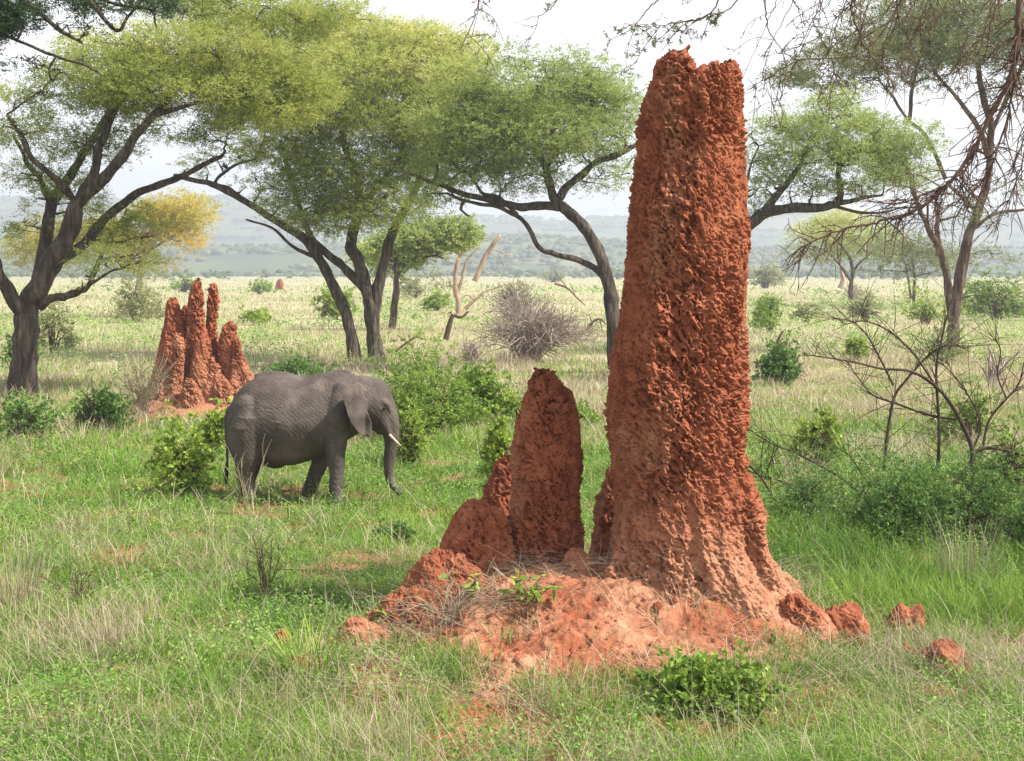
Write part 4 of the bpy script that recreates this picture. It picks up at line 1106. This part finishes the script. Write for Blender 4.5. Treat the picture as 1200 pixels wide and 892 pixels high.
# arching bare shrub at the right
def arching():
    rng = np.random.default_rng(401)
    Y = 19.4; s = Y / F
    b = at(1076, 608, Y)
    root = thing('arching_shrub', (b[0], Y, gz(b[0], Y)), 'leafless dark shrub with long arching stems, right of the tall column', 'shrub')
    BR = [([(1070, 612), (1078, 600), (1123, 559), (1138, 532), (1123, 492), (1100, 458), (1066, 435), (1029, 431), (995, 423), (951, 416)], 3.2, .6),
          ([(1138, 532), (1157, 525), (1189, 530), (1215, 538), (1260, 540)], 2.2, 1.0),
          ([(1123, 559), (1147, 551), (1189, 549), (1225, 552)], 2.4, .8),
          ([(1086, 592), (1098, 556), (1101, 502), (1098, 435), (1104, 401), (1113, 364), (1120, 345)], 2.0, .6),
          ([(1036, 552), (1039, 515), (1047, 468), (1060, 447), (1090, 414), (1112, 404), (1130, 408)], 1.8, .6),
          ([(1047, 452), (1032, 421), (1015, 391), (997, 376), (975, 374)], 1.1, .4),
          ([(1152, 522), (1160, 492), (1180, 468), (1195, 451), (1202, 425)], 1.4, .6),
          ([(1180, 468), (1168, 440), (1170, 410), (1160, 395)], .9, .4),
          ([(1120, 491), (1093, 488), (1056, 475), (1029, 465), (1014, 446), (1002, 425)], 1.3, .5),
          ([(1100, 458), (1070, 415), (1040, 388), (1010, 376), (985, 380)], 1.2, .5),
          ([(1138, 532), (1150, 500), (1140, 470), (1120, 440), (1098, 420)], 1.2, .5),
          ([(970, 590), (958, 586), (914, 590), (891, 559), (869, 537), (850, 520)], 1.5, .7),
          ([(1010, 580), (985, 560), (965, 548), (930, 530), (908, 522), (880, 505)], 1.3, .5),
          ([(985, 606), (962, 587), (928, 570), (900, 562), (871, 553)], 1.2, .5),
          ([(1076, 600), (1040, 600), (1000, 590), (958, 586)], 1.6, 1.2),
          ([(1010, 555), (995, 535), (975, 520), (960, 512)], .9, .4),
          ([(914, 590), (906, 600), (903, 612)], .9, .5),
          ([(908, 522), (909, 540), (909, 556)], .6, .4),
          ([(1123, 559), (1150, 580), (1200, 590), (1230, 600)], 1.3, .7),
          ([(1076, 600), (1130, 590), (1170, 570), (1215, 552)], 1.2, .6)]
    for k, (pts, r0, r1) in enumerate(BR):
        m = MB()
        d0 = rng.normal(0, .25)
        P = np.array([at(a, c, Y) for a, c in pts])
        P[:, 1] += np.linspace(0 if k == 0 else .0, d0, len(P))
        P = resample(P, 6)
        R = np.linspace(r0, r1, len(P)) * s * 1.2
        m.tube(P, R, 7)
        for q in range(int(len(P) * 1.1)):
            j = rng.integers(2, len(P)); T = unit(P[j] - P[j - 1])
            e = P[j] + unit(T * .6 + rng.normal(0, .6, 3) + [0, 0, .15]) * rng.uniform(12, 75) * s
            Tw = resample(np.stack([P[j], (P[j] + e) / 2 + rng.normal(0, 1.5, 3) * s, e]), 3)
            m.tube(Tw, np.linspace(min(.5 * s, R[j] * .8), .22 * s, len(Tw)), 3)
        m.build('stem', M_TWIG, root, True)


arching()


# ------------------------------------------------------------------ grasses
def blades(mb, rng, x, y, z, h, w, lean, curv, a, lv=(0, .4, .75, 1), prof=(1, .85, .55, .12), az=None):
    n = len(x)
    az = rng.uniform(0, TAU, n) if az is None else az
    f = az + math.pi / 2 + rng.normal(0, .5, n)
    d = np.stack([np.cos(az), np.sin(az), 0 * az], -1); wv = np.stack([np.cos(f), np.sin(f), 0 * f], -1)
    b = np.stack([x, y, z], -1)
    lv = np.array(lv); V = []
    for t, p in zip(lv, prof):
        c = b + d * (h * (lean * t + curv * t * t))[:, None]
        c[:, 2] += h * (t - .38 * np.minimum(1.3, curv + .5 * lean) * t * t)
        V += [c - wv * (w * p * .5)[:, None], c + wv * (w * p * .5)[:, None]]
    V = np.stack(V, 1)
    k = len(lv) * 2
    q = np.array([[2 * i, 2 * i + 1, 2 * i + 3, 2 * i + 2] for i in range(len(lv) - 1)])
    mb.add(V, (np.arange(n) * k)[:, None, None] + q[None], np.repeat(a, k))


def tuft(name, px, pyb, rx, h, n, mat, label, cat, seed, w=.006, lean=.35, curv=.35, group=None, Y=None, mat2=None):
    rng = np.random.default_rng(seed)
    Y = Y or gd(pyb); s = Y / F
    c = at(px, pyb, Y); c[2] = gtop(c[0], c[1])
    mb = MB()
    r = rx * s * np.sqrt(rng.random(n)) * .5; a = rng.uniform(0, TAU, n)
    x = c[0] + r * np.cos(a); y = c[1] + r * np.sin(a)
    blades(mb, rng, x, y, gtop(x, y) - .02, h * s * rng.uniform(.35, 1.05, n), w * rng.uniform(.6, 1.3, n), lean * rng.random(n), curv * rng.random(n) * 1.6, rng.random(n), az=a + rng.normal(0, .6, n))
    return tag(mb.build(name, mat), label, cat, group)


tuft('grass_tussock', 362, 806, 60, 88, 260, M_GRASS, 'vivid green broad-bladed grass tussock on red earth, left of the apron', 'grass tuft', 501, .013, .5, .5)
tuft('dry_tussock', 1135, 692, 60, 110, 190, M_DRY, 'tall dry straw tussock in green grass, right of the round lump', 'grass tuft', 502, .006, .25, .2)
tuft('dry_tussock', 943, 700, 26, 62, 60, M_DRY, 'thin dry straw tuft behind the toe of the column', 'grass tuft', 503, .005, .2, .2)
tuft('dry_tussock', 135, 770, 36, 70, 120, M_DRY, 'short upright pale straw tuft in the grass at lower left', 'grass tuft', 504, .006, .2, .2)
tuft('dry_tussock', 18, 720, 50, 105, 170, M_DRY, 'tall brownish straw tuft at the left edge', 'grass tuft', 505, .006, .3, .25)
tuft('dry_tussock', 352, 825, 70, 56, 140, M_DRY, 'flattened dry straw under the green tussock', 'grass tuft', 506, .006, .9, .6)
tuft('dry_tussock', 1105, 800, 110, 50, 260, M_DRY, 'matted dry straw over the wide red lump', 'grass tuft', 507, .006, 1.0, .9)
tuft('dry_tussock', 660, 830, 120, 60, 200, M_DRY, 'flattened dry straw on the front of the red apron', 'grass tuft', 508, .006, .9, .8)
tuft('dry_tussock', 800, 770, 90, 48, 90, M_DRY, 'sparse dry straw on the apron below the tall column', 'grass tuft', 509, .006, .9, .8)
tuft('dry_tussock', 250, 860, 120, 50, 160, M_DRY, 'grey withered straw heap at lower left', 'grass tuft', 510, .006, .9, .8)
tuft('grass_tussock', 690, 840, 80, 60, 120, M_GRASS, 'green grass clump at the front edge of the apron', 'grass tuft', 511, .009, .5, .5)
tuft('dry_tussock', 60, 885, 200, 60, 260, M_DRY, 'wide patch of trampled dry straw in the lower left corner', 'grass tuft', 512, .006, .9, .8)
tuft('dry_tussock', 940, 570, 40, 70, 90, M_DRY, 'brown dry tuft under the yellow-green sapling', 'grass tuft', 513, .008, .3, .3)

# leafy sprig on the apron
def sprig(px, py, rx, hp, nl, label, seed, Y):
    rng = np.random.default_rng(seed); s = Y / F
    c = at(px, py, Y); c[2] = gtop(c[0], c[1])
    root = thing('leafy_sprig', c, label, 'plant')
    w = MB(); lf = MB()
    for k in range(9):
        a = rng.uniform(0, TAU); e = c + np.array([math.cos(a) * rx * rng.uniform(.3, 1), math.sin(a) * rx * .7, hp * rng.uniform(.4, 1)]) * s
        P = resample(np.stack([c, (c + e) / 2 + [0, 0, .2 * hp * s], e]), 4)
        w.tube(P, np.linspace(.8 * s, .35 * s, len(P)), 5)
        n = nl
        O = P[rng.integers(3, len(P), n)] + rng.normal(0, 1.2, (n, 3)) * s
        d = unit(rng.normal(0, 1, (n, 3)) * [1, 1, .35] + [0, 0, -.15]); sd = unit(np.cross(d, [0, 0, 1.0] + rng.normal(0, .4, (n, 3))))
        lf.diamonds(O, d, sd, rng.uniform(9, 19, n) * s, rng.uniform(4, 8, n) * s, rng.uniform(.3, 1, n))
    w.build('stems', M_TWIG_BROWN, root); lf.build('foliage', M_SHRUB, root)


sprig(624, 722, 36, 34, 9, 'green leafy sprig growing on the apron before the second tallest spire', 521, 12.75)
sprig(548, 690, 22, 34, 4, 'thin sprig with few leaves on the shaded shoulder', 522, 12.95)
sprig(452, 742, 16, 26, 4, 'small plant with yellowing leaves left of the shaded shoulder', 523, 13.1)

# ---- the grass sward (nobody could count it)
rng = np.random.default_rng(9)


def scatter(n, py0, py1, pad=230, pw=1.0):
    py = py0 + (py1 - py0) * rng.random(n) ** pw
    y = gd(py) * rng.uniform(.97, 1.03, n)
    x = rng.uniform(-600 - pad, 600 + pad, n) / F * y
    return x, y


def cover(x, y):
    a = apron(x, y)
    c = smooth(.02, .22, a + .36 * (fbm(p3(x * 2.2, y * 2.2), 3, 77) - .5))
    c = np.maximum(c, smooth(.05, .2, left_rise(x, y)))
    return c


def dryness(x, y):
    d = 1.25 * (fbm(p3(x * .55, y * .4), 4, 31) - .5) * 2 + .30 * (vn(p3(x * 2.2, y * 1.6), 33) - .5) * 2
    d = d + 1.05 * smooth(21, 40, y) - .24 + .25 * smooth(3, 8, x) * smooth(22, 28, y)
    d = d - .55 * smooth(1.2, 2.6, x) * smooth(13, 15, y) * (1 - smooth(18, 21, y))
    d = d + .10 * (1 - smooth(10.2, 11.6, y))
    d = d - .25 * smooth(16, 20, y) * (1 - smooth(24, 30, y))
    return d


green = MB(); dry = MB(); weed = MB()


def sward(n, py0, py1, lv, prof, hg, hd, wpx, dry_scale=1.0, pw=1.0):
    x, y = scatter(n, py0, py1, pw=pw)
    d = dryness(x, y); c = cover(x, y)
    keep = rng.random(n) > c * .985
    thin = fbm(p3(x * 1.1, y * .9), 3, 51)
    keep &= rng.random(n) < .30 + 1.2 * smooth(.32, .58, thin)
    bare = fbm(p3(x * .9, y * .7), 4, 93) + .12 * smooth(12.2, 10.4, y)
    keep &= rng.random(n) > .92 * smooth(.63, .70, bare)
    x, y, d = x[keep], y[keep], d[keep]
    isd = rng.random(len(x)) < np.clip(.15 + .75 * d, .04, .93) * dry_scale
    z = gtop(x, y) - .015
    w0 = np.maximum(.0045, wpx * y / F)
    hv = .55 + .9 * fbm(p3(x * .8, y * .8), 3, 55)
    patch = smooth(1.6, 2.6, x) * smooth(12.6, 14, y) * (1 - smooth(18, 21, y))
    tall = 1 + .9 * patch
    g = ~isd
    tint = np.clip(.42 + .75 * (fbm(p3(x[g] * .7, y[g] * .5), 3, 57) - .5) + rng.normal(0, .17, g.sum()) + .3 * np.clip(d[g], -.4, .6) - .08 * patch[g], 0, 1)
    blades(green, rng, x[g], y[g], z[g], (hg * hv * tall)[g] * rng.uniform(.4, 1.25, g.sum()), w0[g] * rng.uniform(.8, 1.5, g.sum()), rng.random(g.sum()) * .7, rng.random(g.sum()) * .7, tint, lv, prof)
    q = isd
    nq = q.sum()
    blades(dry, rng, x[q], y[q], z[q], hd * hv[q] * rng.uniform(.35, 1.3, nq) ** 1.2, w0[q] * rng.uniform(.6, 1.1, nq), rng.random(nq) ** 1.5 * .9, rng.random(nq) * .7, np.clip(rng.normal(.55, .22, nq), 0, 1), lv, prof)


sward(230000, 560, 930, (0, .4, .75, 1), (1, .85, .55, .12), .19, .28, .9)
sward(150000, 430, 565, (0, .55, 1), (1, .75, .15), .25, .38, .9)
sward(150000, 348, 432, (0, .6, 1), (1, .75, .2), .30, .42, .62)
sward(45000, 326, 354, (0, 1), (1, .3), .35, .45, .8)
# long single straws in the near sward
x, y = scatter(8500, 520, 930); k = rng.random(len(x)) > cover(x, y) * .8
x, y = x[k], y[k]; n = len(x)
blades(dry, rng, x, y, gtop(x, y), rng.uniform(.2, .55, n), np.maximum(.004, .6 * y / F), rng.random(n) ** 2 * 1.6, rng.random(n) * .9, np.clip(rng.normal(.65, .2, n), 0, 1), (0, .25, .5, .75, 1), (1, .9, .8, .6, .3))
# straw litter on the red apron
n = 4200
x = rng.uniform(-2.2, 3.6, n); y = rng.uniform(10.9, 13.6, n); k = (apron(x, y) > .02) & (fbm(p3(x * 1.5, y * 1.5), 3, 91) > .44)
x, y = x[k], y[k]; n = len(x)
blades(dry, rng, x, y, gtop(x, y) + .015, rng.uniform(.08, .34, n), np.full(n, .0055), rng.uniform(1.2, 3.2, n), rng.random(n) * .5, np.clip(rng.normal(.6, .25, n), 0, 1))
# low broad-leaved forbs in clumps
nc = 14000
x, y = scatter(nc, 440, 930); k = (rng.random(nc) > cover(x, y) * .97) & (dryness(x, y) < .35 + .3 * rng.random(nc))
x, y = x[k], y[k]
m = 17
r = np.maximum(.06, 5.5 * y / F)
X2 = (x[:, None] + rng.normal(0, 1, (len(x), m)) * r[:, None]).ravel(); Y2 = (y[:, None] + rng.normal(0, 1, (len(x), m)) * r[:, None]).ravel()
hh = (rng.uniform(.03, .17, (len(x), 1)) * rng.random((len(x), m)) * (1 + smooth(16, 24, y))[:, None]).ravel()
P = np.stack([X2, Y2, gtop(X2, Y2) + hh + .01], -1)
d = unit(rng.normal(0, 1, P.shape) * [1, 1, .35] + [0, 0, .25]); sd = unit(np.cross(d, unit(rng.normal(0, .45, P.shape) + [0, 0, 1])))
sz = np.maximum(.022, 2.9 * Y2 / F) * rng.uniform(.7, 1.6, len(P))
weed.diamonds(P, d, sd, sz, sz * .4, np.clip(np.repeat(rng.normal(.5, .2, len(x)), m) + rng.normal(0, .12, len(P)), 0, 1))

nc = 3000
x, y = scatter(nc, 338, 445); k = (rng.random(nc) > cover(x, y)) & (fbm(p3(x * .12, y * .07), 3, 98) > .47)
x, y = x[k], y[k]; m = 22; r = rng.uniform(.15, .5, len(x)) * np.maximum(1, y / 45)
X2 = (x[:, None] + rng.normal(0, 1, (len(x), m)) * r[:, None]).ravel(); Y2 = (y[:, None] + rng.normal(0, 1, (len(x), m)) * r[:, None]).ravel()
hh = (rng.uniform(.2, .8, (len(x), 1)) * rng.random((len(x), m)) ** .7).ravel()
P = np.stack([X2, Y2, gtop(X2, Y2) + hh], -1)
d = unit(rng.normal(0, 1, P.shape) * [1, 1, .5] + [0, 0, .35]); sd = unit(np.cross(d, unit(rng.normal(0, .6, P.shape) + [0, 0, 1])))
sz = np.maximum(.03, 3.0 * Y2 / F) * rng.uniform(.7, 1.6, len(P))
weed.diamonds(P, d, sd, sz, sz * .5, np.clip(np.repeat(rng.normal(.6, .25, len(x)), m) + rng.normal(0, .12, len(P)), 0, 1))
nc = 3600
x, y = scatter(nc, 440, 900); k = (rng.random(nc) > cover(x, y)) & (fbm(p3(x * .5, y * .4), 3, 97) > .47)
x, y = x[k], y[k]; m = 34; r = rng.uniform(.10, .24, len(x))
X2 = (x[:, None] + rng.normal(0, 1, (len(x), m)) * r[:, None]).ravel(); Y2 = (y[:, None] + rng.normal(0, 1, (len(x), m)) * r[:, None]).ravel()
hh = (rng.uniform(.12, .40, (len(x), 1)) * rng.random((len(x), m)) ** .7).ravel()
P = np.stack([X2, Y2, gtop(X2, Y2) + hh], -1)
d = unit(rng.normal(0, 1, P.shape) * [1, 1, .5] + [0, 0, .35]); sd = unit(np.cross(d, unit(rng.normal(0, .6, P.shape) + [0, 0, 1])))
sz = np.maximum(.03, 3.2 * Y2 / F) * rng.uniform(.7, 1.6, len(P))
weed.diamonds(P, d, sd, sz, sz * .5, np.clip(np.repeat(rng.normal(.42, .25, len(x)), m) + rng.normal(0, .12, len(P)), 0, 1))

for m_, nm, mt in ((green, 'grass', M_GRASS), (dry, 'dry_grass', M_DRY), (weed, 'ground_cover', M_WEED)):
    o = m_.build(nm, mt); o['kind'] = 'stuff'

# ------------------------------------------------------------------ air
m, t, out = nt('pale_air')
pv = t.nodes.new('ShaderNodeVolumePrincipled')
pv.inputs['Color'].default_value = (.84, .915, 1.0, 1); pv.inputs['Density'].default_value = .00068; pv.inputs['Anisotropy'].default_value = .2
t.links.new(pv.outputs[0], out.inputs['Volume'])
v = np.array([[x, y, z] for z in (-3, 230) for x, y in ((-3500, -3500), (3500, -3500), (3500, 3500), (-3500, 3500))], float)
mb = MB(); mb.add(v, [[0, 3, 2, 1], [4, 5, 6, 7], [0, 1, 5, 4], [1, 2, 6, 5], [2, 3, 7, 6], [3, 0, 4, 7]])
o = mb.build('haze', m); o['kind'] = 'stuff'

# ------------------------------------------------------------------ light, sky, camera
EL, AZ = math.radians(50), math.radians(105)      # sun height; bearing clockwise from the view direction
w = bpy.data.worlds.new('World'); sc.world = w; w.use_nodes = True
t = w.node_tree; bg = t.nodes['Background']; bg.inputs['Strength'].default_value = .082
sky = t.nodes.new('ShaderNodeTexSky'); sky.sky_type = 'NISHITA'; sky.sun_disc = False
sky.sun_elevation = EL; sky.sun_rotation = AZ; sky.dust_density = 3; sky.air_density = 1.2
tc = t.nodes.new('ShaderNodeTexCoord'); mp = t.nodes.new('ShaderNodeMapping'); mp.inputs['Scale'].default_value = (1, 1, 3.2)
t.links.new(tc.outputs['Generated'], mp.inputs[0])
nz = noise_node(t, 2.2, 6, mp.outputs[0], .4)
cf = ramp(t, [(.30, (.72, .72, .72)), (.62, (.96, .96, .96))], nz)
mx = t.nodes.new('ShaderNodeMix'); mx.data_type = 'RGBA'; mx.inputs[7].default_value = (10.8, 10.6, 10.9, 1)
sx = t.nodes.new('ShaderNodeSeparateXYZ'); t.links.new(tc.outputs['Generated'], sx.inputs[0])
el = ramp(t, [(.22, (1, 1, 1)), (.6, (.2, .2, .2))], sx.outputs['Z'])  # sky above the frame made darker on purpose, to cut its fill light
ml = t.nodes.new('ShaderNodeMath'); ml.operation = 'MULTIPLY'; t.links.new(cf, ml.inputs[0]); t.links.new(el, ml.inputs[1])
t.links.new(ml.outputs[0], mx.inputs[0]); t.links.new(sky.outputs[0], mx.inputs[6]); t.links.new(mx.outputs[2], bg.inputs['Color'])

sd = Vector((math.sin(AZ) * math.cos(EL), math.cos(AZ) * math.cos(EL), math.sin(EL)))
li = bpy.data.lights.new('sun', 'SUN'); li.energy = 5; li.angle = math.radians(.6); li.color = (1, .94, .85)
lo = bpy.data.objects.new('sun', li); col.objects.link(lo); lo.rotation_euler = sd.to_track_quat('Z', 'Y').to_euler(); lo.location = (20, -20, 40)

cam = bpy.data.cameras.new('camera'); cam.lens = 36 * F / 1200; cam.sensor_width = 36; cam.sensor_fit = 'HORIZONTAL'
cam.shift_y = -(446 - HOR) / 1200; cam.clip_start = .1; cam.clip_end = 9000
co = bpy.data.objects.new('camera', cam); col.objects.link(co); co.location = (0, 0, H); co.rotation_euler = (math.pi / 2, 0, 0)
sc.camera = co
sc.view_settings.view_transform = 'Standard'; sc.view_settings.look = 'None'; sc.view_settings.gamma = 1
sc.view_settings.exposure = 1.08
sc.view_settings.use_curve_mapping = False
sc.cycles.max_bounces = 5; sc.cycles.diffuse_bounces = 3; sc.cycles.glossy_bounces = 1; sc.cycles.transmission_bounces = 3; sc.cycles.volume_bounces = 0
sc.cycles.use_denoising = True
